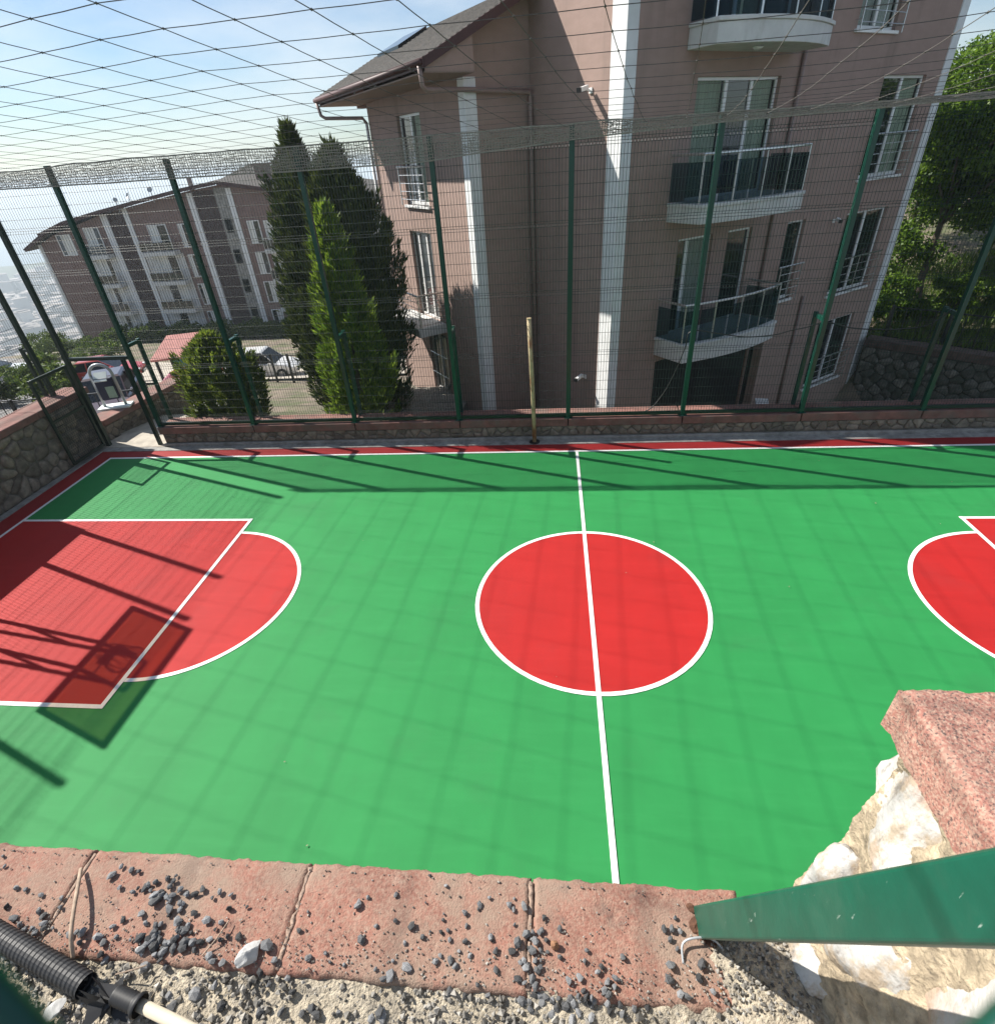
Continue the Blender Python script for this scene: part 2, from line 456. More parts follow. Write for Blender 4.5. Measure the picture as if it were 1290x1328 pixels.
# ------------------------------------------------------------------ terrain, town, sea, air
def terrain_z(x, y):
    d = math.hypot(x - CAM.x, y - CAM.y)
    ys = [(6.3, -0.95), (9, -0.95), (11.6, -1.5), (20, -3.5), (25, -5.0), (32, -5.9), (48, -8.3), (60, -8.6)]
    if y <= ys[0][0]: z = ys[0][1]
    else:
        z = ys[-1][1]
        for (a, za), (b, zb) in zip(ys, ys[1:]):
            if a <= y <= b:
                z = za + (zb - za) * (y - a) / (b - a)
                break
    if x > -4:                                     # the ground stays high behind the big block
        k = min(1, (x + 4) / 6)
        z = z * (1 - k) + (-0.95) * k
    t = (x - 11.0) * 0.65 + (y - 14.75) * 0.76     # distance behind the right-hand wall
    if x > 2.0 and t < 0.45 and y < 22:
        z = min(z, -3.0 if x > 2.6 else -0.95 - (x - 2) * 3.4)
    elif x > 2.6 and y < 60:                       # bank behind that wall
        z = -0.86 + max(0, t - 2) * 0.13
    if x < -13.2:                                  # lower yard outside the left wall
        k = min(1, (-13.2 - x) / 1.0)
        z = z * (1 - k) + min(z, -0.6) * k
    if d > 66:
        z -= (d - 66) * 0.40
        if x > 0: z = max(z, -12)
    return max(z, -150)

mb = MB()
xs = [-900, -600, -420, -300, -220, -160, -120, -100, -85] + [x for x in np.arange(-75, 40.1, 1.5)] + [50, 70, 110, 200, 400]
ysn = [5.9 + 0.4] + [7, 7.6] + list(np.arange(8.4, 24, 1.2)) + list(np.arange(24, 76, 2.6)) + [80, 95, 120, 160, 220, 300, 420, 600, 900]
nv = len(xs)
for yy in ysn:
    for xx in xs:
        mb.v.append((xx, yy, terrain_z(xx, yy) + 0.06 * noise.noise((xx * .5, yy * .5, 0))))
for j in range(len(ysn) - 1):
    for i in range(nv - 1):
        mb.f.append((j * nv + i, j * nv + i + 1, (j + 1) * nv + i + 1, (j + 1) * nv + i))
        mb.mi.append(0)
# ground left of and behind the court
o = mb.build("terrain", MT['soil'], smooth=True)
tag(o, kind='structure')
mb = MB(); mb.box(-60, -13.3, -30, 6.3, -1.6, -0.95)
o = tag(mb.build("yard_ground", MT['soil']), kind='structure')
# lane with parked cars
mb = MB()
lane = [(-13.4, 9.2), (-17.5, 10.4), (-22, 13.0), (-27, 17.5), (-33, 24), (-42, 31), (-60, 36)]
def strip(mb, pts, w, lift, sub=6):
    P = []
    for (a, b) in zip(pts, pts[1:]):
        for k in range(sub):
            t = k / sub
            P.append((a[0] + (b[0] - a[0]) * t, a[1] + (b[1] - a[1]) * t))
    P.append(pts[-1])
    base = len(mb.v)
    for i, p in enumerate(P):
        q = P[min(i + 1, len(P) - 1)]; r_ = P[max(0, i - 1)]
        dx, dy = q[0] - r_[0], q[1] - r_[1]
        l = math.hypot(dx, dy); nx, ny = -dy / l, dx / l
        for s in (-1, -0.33, 0.33, 1):
            x, y = p[0] + nx * w * s, p[1] + ny * w * s
            mb.v.append((x, y, terrain_z(x, y) + lift))
    for i in range(len(P) - 1):
        for s in range(3):
            mb.f.append((base + i * 4 + s, base + i * 4 + s + 1, base + i * 4 + 5 + s, base + i * 4 + 4 + s)); mb.mi.append(0)
strip(mb, lane, 3.4, 0.12)
tag(mb.build("road", MT['asphalt'], smooth=True), kind='structure')
mb = MB()
strip(mb, [(-8, 27.5), (-14, 25.5), (-20, 25), (-26, 25.5), (-34, 28)], 4.2, 0.14)
tag(mb.build("parking_area", MT['paving'], smooth=True), kind='structure')
# town plain, sea and far hills
mb = MB()
n = 48
ring = [(math.cos(2 * math.pi * k / n), math.sin(2 * math.pi * k / n)) for k in range(n)]
mb.prism([(x * 1750, y * 1750) for x, y in ring], -153, -150)
tag(mb.build("town_plain", MT['plain']), kind='structure')
mb = MB()
mb.prism([(x * 21000, y * 21000) for x, y in ring], -156, -154)
tag(mb.build("sea", MT['sea']), kind='structure')
mb = MB()
hv = []
for k in range(0, 141):
    a = R(20 + k)
    for rr, h in ((1450, 0), (1560, 0.6), (1640, 1.0), (1740, 0)):
        hh = (14 + 16 * noise.noise((k * 0.11, 0.3, 0)) + 8 * noise.noise((k * 0.5, 2, 0))) * h
        mb.v.append((math.cos(a + 0.6) * rr, math.sin(a + 0.6) * rr, -150.5 + max(0, hh)))
for k in range(140):
    for j in range(3):
        mb.f.append((k * 4 + j, k * 4 + j + 1, k * 4 + 5 + j, k * 4 + 4 + j)); mb.mi.append(0)
tag(mb.build("hills", MT['hill'], smooth=True), kind='structure')
rng = random.Random(3)
mb = MB(); mbr = MB(); mbt = MB()
big = []
for k in range(1500):
    a = R(rng.uniform(112, 146))
    d = 480 + 1050 * rng.random() ** 0.8
    x, y = CAM.x + math.cos(a) * d, CAM.y + math.sin(a) * d
    w, l, h = rng.uniform(8, 18), rng.uniform(8, 22), rng.choice((6, 8, 10, 14, 20))
    if rng.random() < 0.05: w, l, h = rng.uniform(30, 60), rng.uniform(40, 90), 9
    M_ = Matrix.Translation((x, y, -150)) @ Matrix.Rotation(rng.random() * 3.1, 4, 'Z')
    mb.M = mbr.M = M_
    mb.box(-w / 2, w / 2, -l / 2, l / 2, -0.5, h)
    mbr.box(-w / 2 - .6, w / 2 + .6, -l / 2 - .6, l / 2 + .6, h, h + 0.8)
for k in range(900):
    a = R(rng.uniform(112, 146)); d = 450 + 1050 * rng.random()
    x, y = CAM.x + math.cos(a) * d, CAM.y + math.sin(a) * d
    s = rng.uniform(3, 7)
    mbt.M = Matrix.Translation((x, y, -150))
    pts = [(math.cos(q * 1.05) * s * rng.uniform(.7, 1.1), math.sin(q * 1.05) * s * rng.uniform(.7, 1.1), s * rng.uniform(.5, .9)) for q in range(6)]
    mbt.add(pts + [(0, 0, s * 1.7), (0, 0, -1)], [(q, (q + 1) % 6, 6) for q in range(6)] + [((q + 1) % 6, q, 7) for q in range(6)])
tw = mb.build("distant_town", MT['city_wall']); tag(tw, 'hazy pale town blocks spread over the plain below the hill', 'town', kind='stuff')
r_ = mbr.build("town_roofs", MT['city_roof'], tw); r_['kind'] = 'stuff'
tag(mbt.build("distant_trees", MT['hill']), 'dark tree clumps scattered among the distant town blocks', 'trees', kind='stuff')
# air
hz = bpy.data.materials.new("haze_air")
hz.use_nodes = True
N, L = hz.node_tree.nodes, hz.node_tree.links
N.remove(N['Principled BSDF'])
pv = N.new("ShaderNodeVolumePrincipled")
pv.inputs['Color'].default_value = (0.80, 0.91, 1.0, 1)
pv.inputs['Density'].default_value = 0.0005
pv.inputs['Anisotropy'].default_value = 0.25
L.new(pv.outputs[0], N['Material Output'].inputs['Volume'])
mb = MB(); mb.box(-22000, 22000, -22000, 22000, -158, 18.5)
HAZE = mb.build("haze", hz)
tag(HAZE, kind='stuff')

# ------------------------------------------------------------------ the court
D, LX, KX, WY, CR = 5.017, 11.845, 5.136, 2.229, 1.785
LW = 0.032
def sheet(name, poly, z, m, parent=None):
    mb = MB(); mb.prism(poly, z - 0.0035, z)
    return mb.build(name, m, parent)
g = MB(); g.box(-12.9, 13.5, -5.66, 6.2, -0.6, -0.004)
ground = tag(g.build("court_base", MT['kerb']), kind='structure')
court = tag(sheet("court_surface", [(-12.35, -5.6), (12.6, -5.6), (12.6, 5.40), (-12.35, 5.40)], 0.0, MT['red_shaded']), kind='structure')
sheet("painted_field", [(-LX, -D), (LX, -D), (LX, D), (-LX, D)], 0.004, MT['green'], court)
def arc(cx, cy, r, a0, a1, n=64):
    return [(cx + r * math.cos(R(a0 + (a1 - a0) * k / n)), cy + r * math.sin(R(a0 + (a1 - a0) * k / n))) for k in range(n + 1)]
def ringband(name, cx, cy, r, a0, a1, z):
    mb = MB()
    n = 72
    A, B_ = arc(cx, cy, r - LW, a0, a1, n), arc(cx, cy, r + LW, a0, a1, n)
    vs_ = [(p[0], p[1], z) for p in A] + [(p[0], p[1], z) for p in B_]
    mb.add(vs_, [(k, n + 1 + k, n + 2 + k, k + 1) for k in range(n)])
    return mb.build(name, MT['line'], court)
ZP, ZL, ZT = 0.008, 0.012, 0.016
sheet("painted_circle", arc(0, 0, CR, 0, 360)[:-1], ZP, MT['red'], court)
ringband("circle_line", 0, 0, CR, 0, 360, ZL)
for s in (-1, 1):
    kx = s * (LX - KX)
    sheet("painted_key", [(s * LX, -WY), (kx, -WY), (kx, WY), (s * LX, WY)][::-s], ZP, MT['red'], court)
    if s < 0:
        sheet("painted_semicircle", arc(kx, 0, CR, -90, 90), ZP, MT['red'], court)
        ringband("semicircle_line", kx, 0, CR, -90, 90, ZL)
    else:
        sheet("painted_semicircle", arc(kx, 0, CR, 90, 270), ZP, MT['red'], court)
        ringband("semicircle_line", kx, 0, CR, 90, 270, ZL)
def line(x0, x1, y0, y1, z=ZL):
    sheet("painted_line", [(x0, y0), (x1, y0), (x1, y1), (x0, y1)], z, MT['line'], court)
line(-LW, LW, -D + LW, D - LW, ZT)
line(-LX - LW, LX + LW, D - LW, D + LW)
line(-LX - LW, LX + LW, -D - LW, -D + LW)
for s in (-1, 1):
    line(s * LX - LW, s * LX + LW, -D + LW, D - LW)
    kx = s * (LX - KX)
    line(kx - LW, kx + LW, -WY - LW, WY + LW, ZT)
    a, b = sorted((s * (LX - LW), kx - s * LW))
    line(a, b, WY - LW, WY + LW)
    line(a, b, -WY - LW, -WY + LW)

# ------------------------------------------------------------------ stone walls
def clip(poly, px, py, nx, ny):
    out = []
    for i in range(len(poly)):
        a, b = poly[i], poly[(i + 1) % len(poly)]
        da, db = (a[0] - px) * nx + (a[1] - py) * ny, (b[0] - px) * nx + (b[1] - py) * ny
        if da <= 0: out.append(a)
        if da * db < 0:
            t = da / (da - db)
            out.append((a[0] + (b[0] - a[0]) * t, a[1] + (b[1] - a[1]) * t))
    return out
def cells(w, h, size, rng, aspect=1.3):
    nx, ny = max(1, round(w / (size * aspect))), max(1, round(h / size))
    seeds = []
    for j in range(ny):
        for i in range(nx):
            seeds.append(((i + 0.5 + (0.5 if j % 2 else 0) * 0.6 + rng.uniform(-.36, .36)) * w / nx, (j + 0.5 + rng.uniform(-.34, .34)) * h / ny))
    res = []
    for a in seeds:
        poly = [(0, 0), (w, 0), (w, h), (0, h)]
        for b in seeds:
            if b is a or abs(b[0] - a[0]) > size * 4 or abs(b[1] - a[1]) > size * 4: continue
            nxv, nyv = b[0] - a[0], b[1] - a[1]
            poly = clip(poly, (a[0] + b[0]) / 2, (a[1] + b[1]) / 2, nxv, nyv)
            if len(poly) < 3: break
        if len(poly) >= 3: res.append(poly)
    return res
def stone_face(parent, origin, ax, out, w, h, size, seed, m, gap=0.018, proud=0.05, aspect=1.3, name="stone", zf=None):
    """irregular stones set proud of a wall: ax = direction along the wall, out = outward normal"""
    rng = random.Random(seed)
    O, ax, out = Vector(origin), Vector(ax).normalized(), Vector(out).normalized()
    for poly in cells(w, h, size, rng, aspect):
        cx, cy = sum(p[0] for p in poly) / len(poly), sum(p[1] for p in poly) / len(poly)
        if zf and cy > zf(cx): continue
        # round the corners a little
        pl = []
        for i in range(len(poly)):
            a, b, c = poly[i - 1], poly[i], poly[(i + 1) % len(poly)]
            pl.append((b[0] * .78 + a[0] * .22, b[1] * .78 + a[1] * .22))
            pl.append((b[0] * .78 + c[0] * .22, b[1] * .78 + c[1] * .22))
        pr = proud * rng.uniform(0.45, 1.3)
        tx, ty = rng.uniform(-.25, .25), rng.uniform(-.25, .25)
        vs_, fs = [], []
        n = len(pl)
        R_ = max(math.hypot(p[0] - cx, p[1] - cy) for p in pl)
        g0 = 1 - gap / max(R_, .03)
        for lev, (k, dpt) in enumerate(((g0, -0.03), (g0 * .97, 0.55), (g0 * .72, 1.0))):
            for p in pl:
                x, y = cx + (p[0] - cx) * k * (1 + rng.uniform(-.03, .03)), cy + (p[1] - cy) * k * (1 + rng.uniform(-.03, .03))
                dd = dpt if dpt < 0 else pr * dpt * (1 + tx * (p[0] - cx) / R_ + ty * (p[1] - cy) / R_) * rng.uniform(.85, 1.1)
                q = O + ax * x + Vector((0, 0, 1)) * y + out * dd
                vs_.append(q)
        for lev in range(2):
            for i in range(n):
                i2 = (i + 1) % n
                fs.append((lev * n + i, lev * n + i2, (lev + 1) * n + i2, (lev + 1) * n + i))
        fs.append(tuple(range(2 * n, 3 * n)))
        if ax.cross(Vector((0, 0, 1))).dot(out) < 0: fs = [f[::-1] for f in fs]
        mb = MB(); mb.add(vs_, fs)
        o = mb.build(name, m, parent)
        o.data.polygons.foreach_set('use_smooth', [True] * len(o.data.polygons))

# far wall under the long fence
fw_ = thing("stone_wall", (0, 5.7, 0), 'low stone wall with red coping along the far side of the court', 'wall')
mb = MB(); mb.box(-10.70, 13.0, 5.70, 6.28, -1.4, 0.35); mb.build("wall_core", MT['mortar'], fw_)
stone_face(fw_, (-10.68, 5.70, 0.10), (1, 0, 0), (0, -1, 0), 22.2, 0.25, 0.155, 5, MT['stone'], 0.014, 0.035, 1.75)
mb = MB(); mb.box(-10.74, 13.0, 5.62, 5.70, -0.05, 0.085); mb.build("footing", MT['kerb'], fw_, bevel=0.015)
jx = [-10.76, -8.14, -5.47, -2.82, -0.19, 2.47, 5.13, 7.72, 10.4, 13.0]
for a, b in zip(jx, jx[1:]):
    mb = MB()
    dz = random.uniform(-.006, .006)
    mb.box(a + 0.012, b - 0.012, 5.655 + dz, 6.30, 0.352, 0.545 + dz)
    mb.build("coping_slab", MT['coping_far'], fw_, bevel=0.02, seg=3)
mb = MB(); mb.box(-12.5, 13.0, 5.402, 5.615, -0.05, 0.012)
tag(mb.build("drain_kerb", MT['kerb']), kind='structure')
mb = MB(); mb.box(-12.545, -12.36, -5.6, 5.40, -0.05, 0.012)
tag(mb.build("side_kerb", MT['kerb']), kind='structure')

# left wall
lw_ = thing("stone_wall", (-12.8, 4, 0), 'tall rubble stone wall with pink coping along the left end of the court', 'wall')
mb = MB(); mb.box(-13.12, -12.58, -7, 6.02, -1.2, 1.40); mb.build("wall_core", MT['mortar'], lw_)
stone_face(lw_, (-12.58, 0.2, 0.0), (0, 1, 0), (1, 0, 0), 5.8, 1.4, 0.30, 11, MT['stone'], 0.02, 0.06, 1.15)
for a, b in ((-6.9, 2.78), (2.8, 4.4), (4.41, 6.06)):
    mb = MB(); mb.box(-13.20, -12.50, a, b, 1.402, 1.56); mb.build("coping_slab", MT['coping_far'], lw_, bevel=0.02, seg=3)
mb = MB(); mb.box(-13.1, -12.56, -6.9, 2.79, 1.562, 2.36); mb.build("upper_wall", MT['concrete'], lw_)

# low wall outside the gate
gw_ = thing("stone_wall", (-12.7, 7.4, 0), 'low stone wall with pink coping beside the path outside the gate', 'wall')
MG = Matrix.Translation((-12.63, 6.10, 0)) @ Matrix.Rotation(R(-8), 4, 'Z')
mb = MB(); mb.M = MG; mb.box(-0.5, 0, 0, 3.2, -1.2, 0.42); mb.build("wall_core", MT['mortar'], gw_)
stone_face(gw_, MG @ Vector((0, 0, -0.1)), MG.to_3x3() @ Vector((0, 1, 0)), MG.to_3x3() @ Vector((1, 0, 0)), 3.2, 0.52, 0.2, 21, MT['stone'], 0.015, 0.04)
mb = MB(); mb.M = MG; mb.box(-0.56, 0.06, 0.0, 3.25, 0.422, 0.58); mb.build("coping_slab", MT['coping_far'], gw_, bevel=0.02)
# path outside the gate
mb = MB()
for (a, b, z0, z1) in ((5.62, 6.4, 0.02, 0.04), (6.4, 8.0, 0.04, -0.1), (8.0, 9.6, -0.1, -0.75)):
    mb.add([(-12.66, a, z0), (-10.6, a, z0), (-10.6 + .25, b, z1), (-12.66 + .2, b, z1), (-12.66, a, z0 - 1), (-10.6, a, z0 - 1), (-10.35, b, z1 - 1), (-12.46, b, z1 - 1)],
           [(0, 1, 2, 3), (1, 5, 6, 2), (0, 3, 7, 4), (3, 2, 6, 7), (0, 4, 5, 1)])
tag(mb.build("path", MT['paving']), kind='structure')

# right-hand retaining wall and its bank
rw_ = thing("stone_wall", (13.5, 10.2, -2.8), 'dark rubble retaining wall right of the apartment block under the trees', 'wall')
ra, rb = Vector((11.02, 14.80, 0)), Vector((23.2, 4.38, 0))
rd = (rb - ra).normalized(); rn = Vector((rd.y, -rd.x, 0))
if rn.dot(CAM - ra) < 0: rn = -rn
mb = MB(); q = -rn * 2.4
P_ = [ra, rb, rb + q, ra + q]
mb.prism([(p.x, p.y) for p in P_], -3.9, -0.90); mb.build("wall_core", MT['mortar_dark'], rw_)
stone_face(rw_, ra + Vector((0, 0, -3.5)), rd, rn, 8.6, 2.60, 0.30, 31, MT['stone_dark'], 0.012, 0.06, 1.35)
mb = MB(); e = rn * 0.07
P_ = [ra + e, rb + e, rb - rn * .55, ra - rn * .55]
mb.prism([(p.x, p.y) for p in P_], -0.898, -0.62); mb.build("coping", MT['coping_shaded'], rw_, bevel=0.02)

# near wall, under the camera
nw_ = thing("stone_wall", (-1, -5.8, 4.2), 'near stone wall stepping up, worn red coping strewn with dark gravel', 'wall')
mb = MB(); mb.box(-14, -0.02, -5.96, -5.70, -0.5, 4.05); mb.box(-0.02, 6, -7.2, -5.71, -0.5, 4.06); mb.build("wall_core", MT['mortar'], nw_)
def rough_slab(name, x0, x1, y0, y1, z0, z1, parent, m, step=0.012, amp=0.004, chip=0.012, seed=0, round_=0.012):
    nx, ny = max(3, int((x1 - x0) / step)), max(3, int((y1 - y0) / step))
    if nx * ny > 40000:
        f = math.sqrt(nx * ny / 40000); nx, ny = int(nx / f), int(ny / f)
    mb = MB()
    for j in range(ny + 1):
        for i in range(nx + 1):
            u, v = i / nx, j / ny
            x, y = x0 + (x1 - x0) * u, y0 + (y1 - y0) * v
            ed = min(x - x0, x1 - x, y - y0, y1 - y)
            z = z1 + amp * .7 * noise.noise((x * 6 + seed, y * 6, 0)) + amp * .22 * noise.noise((x * 45, y * 45 + seed, 1)) + amp * .3 * noise.noise((x * 130, y * 130 + seed, 5))
            z += 2.6 * amp * min(0, noise.noise((x * 38, y * 38, seed)) + .42)
            if ed < round_: z -= (round_ - ed) ** 2 / round_ * 0.9
            cn_ = noise.noise((x * 14, y * 14, 3 + seed)) + .5 * noise.noise((x * 50, y * 50, 3 + seed))
            if ed < chip * 1.6 and cn_ > 0.15: z -= chip * (cn_ - .15) * 1.6
            ox = chip * .7 * (noise.noise((y * 28, seed, 0.5)) + .6 * noise.noise((y * 90, seed, 1.5)))
            oy = chip * .7 * (noise.noise((x * 28, seed, 7.5)) + .6 * noise.noise((x * 90, seed, 8.5)))
            if i == 0 or i == nx: x += ox
            if j == 0 or j == ny: y += oy
            mb.v.append((x, y, z))
    w = nx + 1
    for j in range(ny):
        for i in range(nx):
            mb.f.append((j * w + i, j * w + i + 1, (j + 1) * w + i + 1, (j + 1) * w + i)); mb.mi.append(0)
    edge = [i for i in range(w)] + [j * w + nx for j in range(1, ny + 1)] + [ny * w + i for i in range(nx - 1, -1, -1)] + [j * w for j in range(ny - 1, 0, -1)]
    base = len(mb.v)
    for k in edge:
        p = mb.v[k]
        n_ = noise.noise((p[0] * 22, p[1] * 22, 9))
        mb.v.append((p[0] + 0.004 * n_, p[1] + 0.004 * n_, z0))
    for i in range(len(edge)):
        i2 = (i + 1) % len(edge)
        mb.f.append((edge[i2], edge[i], base + i, base + i2)); mb.mi.append(0)
    return mb.build(name, m, parent, smooth=True)
jn = [-3.6, -2.79, -2.065, -1.345, -0.668, -0.085]
for i, (a, b) in enumerate(zip(jn, jn[1:])):
    rough_slab("coping_slab", a + 0.002, b - 0.002, -5.945, -5.672, 4.08, 4.2 + 0.002 * (i % 2), nw_, MT['coping'], 0.0075, 0.0032, 0.008, i * 3.1)
mb = MB()
for a in jn[1:-1]:
    mb.tube([(a + 0.006 * noise.noise((k, a, 0)), -5.935 + k * 0.0125, 4.1925 + 0.003 * noise.noise((k * .7, a, 4))) for k in range(21)], [0.0075 + 0.006 * noise.noise((k * .9, a, 8)) for k in range(21)], 6)
j_ = mb.build("mortar_joint", MT['joint'], nw_, smooth=True)
rough_slab("coping_slab", 0.072, 2.6, -5.955, -5.66, 4.965, 5.085, nw_, MT['coping_step'], 0.009, 0.0028, 0.011, 51)
# end face of the step: big pale rocks in sandy mortar
mb = MB()
ny, nz = 190, 110
for j in range(nz + 1):
    for i in range(ny + 1):
        y, z = -7.3 + 1.61 * i / ny, 4.05 + 0.915 * j / nz
        x = 0.045 + .075 * max(0, min(1, (z - 4.3) / .5)) + 0.03 * noise.noise((y * 5, z * 5, 2)) + 0.012 * noise.noise((y * 17, z * 17, 5)) + 0.006 * noise.noise((y * 45, z * 45, 5)) + 0.004 * noise.noise((y * 110, z * 110, 5))
        mb.v.append((x, y, z))
for j in range(nz):
    for i in range(ny):
        a = j * (ny + 1) + i
        mb.f.append((a + 1, a, a + ny + 1, a + ny + 2)); mb.mi.append(0)
mb.build("mortar_face", MT['sand_mortar'], nw_, smooth=True)
mb = MB(); mb.box(0.17, 6, -5.715, -5.69, 3.9, 4.96); mb.build("front_face", MT['mortar'], nw_)
mb = MB(); mb.box(0.18, 6, -7.6, -5.975, 3.9, 4.93); mb.build("fill", MT['grit'], nw_)
def rock(mb, c, r3, seed, n=5, jag=0.25):
    bm = bmesh.new()
    bmesh.ops.create_icosphere(bm, subdivisions=n, radius=1)
    for v in bm.verts:
        p = v.co.copy()
        # cut by a few planes to get broken faces
        rr = random.Random(seed)
        for k in range(13):
            nn = Vector((rr.uniform(-1, 1), rr.uniform(-1, 1), rr.uniform(-1, 1))).normalized()
            dd = rr.uniform(.52, .85)
            e_ = p.dot(nn) - dd
            if e_ > 0: p -= nn * e_ * .93
        p *= 1 + jag * .35 * noise.noise(p * 2.2 + Vector((seed, 0, 0))) - jag * .5 * max(0, .16 - abs(noise.noise(p * 2.6 + Vector((seed, 3, 0))))) + jag * .12 * noise.noise(p * 7 + Vector((seed, 3, 0))) + jag * .07 * noise.noise(p * 18)
        v.co = Vector((p.x * r3[0], p.y * r3[1], p.z * r3[2])) + Vector(c)
    vs_ = [v.co.copy() for v in bm.verts]
    fs = [tuple(v.index for v in f.verts) for f in bm.faces]
    bm.free()
    mb.add(vs_, fs)
for k, (c, r3) in enumerate((((0.155, -5.775, 4.74), (0.085, 0.14, 0.23)), ((0.10, -5.74, 4.42), (0.075, 0.08, 0.16)), ((0.095, -5.90, 4.47), (0.075, 0.10, 0.21)),
                             ((0.135, -6.08, 4.66), (0.07, 0.13, 0.27)), ((0.065, -6.07, 4.30), (0.075, 0.10, 0.10)), ((0.11, -6.34, 4.55), (0.07, 0.15, 0.27)),
                             ((0.06, -5.85, 4.24), (0.06, 0.11, 0.08)), ((0.07, -6.56, 4.62), (0.08, 0.11, 0.22)))):
    mb = MB(); rock(mb, c, r3, 40 + k, 4, 0.3)
    mb.build("stone", MT['pale_stone'], nw_, smooth=True)
# gritty concrete bed behind the coping
mb = MB()
nx, ny = 260, 90
for j in range(ny + 1):
    for i in range(nx + 1):
        x, y = -3.6 + 3.7 * i / nx, -7.2 + 1.27 * j / ny
        z = 4.172 + .018 * max(0, 1 + (y + 5.93) / .09) + 0.012 * noise.noise((x * 6, y * 6, 0)) + 0.009 * noise.noise((x * 30, y * 30, 2)) + 0.006 * noise.noise((x * 85, y * 85, 2))
        mb.v.append((x, y, z))
for j in range(ny):
    for i in range(nx):
        a = j * (nx + 1) + i
        mb.f.append((a, a + 1, a + nx + 2, a + nx + 1)); mb.mi.append(0)
tag(mb.build("gravel_bed", MT['grit'], smooth=True), kind='structure')
mb = MB(); mb.box(-14, -3.6, -9, -5.95, 3.9, 4.16); mb.box(-3.6, 0.06, -9, -7.2, 3.9, 4.16)
tag(mb.build("upper_ground", MT['grit']), kind='structure')
# ------------------------------------------------------------------ the net fence round the court
ZT_, ZB_ = 6.27, 0.60
def panel_wires(mb, P, axis, out, w, z0, z1, r=0.0041, sp=0.0605):
    """welded wire panel: P = lower start corner, axis along, out = fold direction"""
    P, axis, out = Vector(P), Vector(axis), Vector(out)
    Z = Vector((0, 0, 1))
    folds = [z0 + 0.14 + k * (z1 - z0 - 0.3) / 4 for k in range(5)]
    def wire(a, b):
        d = (b - a).normalized()
        s = (axis if abs(d.dot(axis)) < .5 else Z) * r
        u = out * r
        mb.add([a - s, a + u, a + s, a - u, b - s, b + u, b + s, b - u], [(0, 1, 5, 4), (1, 2, 6, 5), (2, 3, 7, 6), (3, 0, 4, 7)])
    nvw = int(w / sp)
    for k in range(nvw + 1):
        x = axis * (k * w / nvw)
        zz = [z0]
        for f in folds: zz += [f - .05, f, f + .05]
        zz.append(z1)
        for i in range(len(zz) - 1):
            oa = 0.03 if (i % 3 == 2) else 0
            ob = 0.03 if ((i + 1) % 3 == 2) else 0
            wire(P + x + Z * (zz[i] - P.z) + out * oa, P + x + Z * (zz[i + 1] - P.z) + out * ob)
    hz = []
    for a, b in zip([z0] + folds, folds + [z1]):
        n = max(1, round((b - a) / 0.235))
        hz += [a + (b - a) * q / n for q in range(n) if q > 0 or a == z0]
    hz.append(z1)
    for h in hz: wire(P + Z * (h - P.z), P + axis * w + Z * (h - P.z))
    for f in folds:
        for dz in (-.05, .05): wire(P + Z * (f + dz - P.z), P + axis * w + Z * (f + dz - P.z))
        wire(P + Z * (f - P.z) + out * .03, P + axis * w + Z * (f - P.z) + out * .03)

fence = thing("mesh_fence", (0, 5.75, 0.55), 'tall dark green welded mesh fence standing on the low far wall', 'fence')
px_ = [-10.70, -8.14, -5.47, -2.84, -0.19, 2.47, 5.12, 7.72, 10.37, 13.0]
for i, x in enumerate(px_):
    mb = MB(); mb.box(x - .047, x + .047, 5.70, 5.80, 0.545, ZT_ + random.uniform(-.02, .05)); mb.box(x - .10, x + .10, 5.665, 5.90, 0.546, 0.556)
    post = mb.build("post", MT['post'], fence, bevel=0.006)
    if i in (0, 1, 2, 3, 6, 7):
        mb = MB(); mb.box(x - .04, x + .04, 6.18, 6.26, 0.545, 2.68); mb.box(x - .04, x + .04, 5.80, 6.18, 2.58, 2.66)
        mb.build("brace", MT['post'], post, bevel=0.006)
for a, b in zip(px_, px_[1:]):
    mb = MB(); panel_wires(mb, (a + .05, 5.75, ZB_), (1, 0, 0), (0, 1, 0), b - a - .1, ZB_ + .05, 6.18)
    p_ = mb.build("mesh_panel", MT['fence'], fence)
    mb = MB(); mb.box(a + .048, b - .048, 5.715, 5.785, 0.575, 0.645)
    mb.build("bottom_rail", MT['fence'], p_)
# gate in the corner
gate = thing("gate", (-11.65, 5.75, 0), 'dark green mesh gate in the court corner with its leaf swung open against the wall', 'gate')
mb = MB()
mb.box(-12.45, -12.35, 5.70, 5.80, 0.0, 6.25)
mb.build("corner_post", MT['fence'], gate, bevel=0.006)
mb = MB(); mb.box(-10.97, -10.88, 5.71, 5.79, 0.0, 2.32); mb.build("gate_post", MT['fence'], gate, bevel=0.005)
mb = MB(); mb.box(-12.35, -10.75, 5.715, 5.785, 2.32, 2.40); mb.build("lintel", MT['fence'], gate, bevel=0.005)
mb = MB(); panel_wires(mb, (-12.35, 5.75, 2.42), (1, 0, 0), (0, 1, 0), 1.6, 2.42, 6.18); mb.build("mesh_panel", MT['fence'], gate)
mb = MB()
for y in (4.53, 5.60): mb.box(-12.43, -12.37, y - .03, y + .03, 0.10, 2.27)
for z in (0.13, 1.22, 2.24): mb.box(-12.425, -12.375, 4.56, 5.57, z - .03, z + .03)
leaf = mb.build("gate_leaf", MT['fence'], gate, bevel=0.004)
mb = MB(); panel_wires(mb, (-12.40, 4.57, 1.25), (0, 1, 0), (-1, 0, 0), 1.0, 1.25, 2.2); panel_wires(mb, (-12.40, 4.57, .16), (0, 1, 0), (-1, 0, 0), 1.0, .16, 1.19)
mb.build("mesh_panel", MT['fence'], leaf)
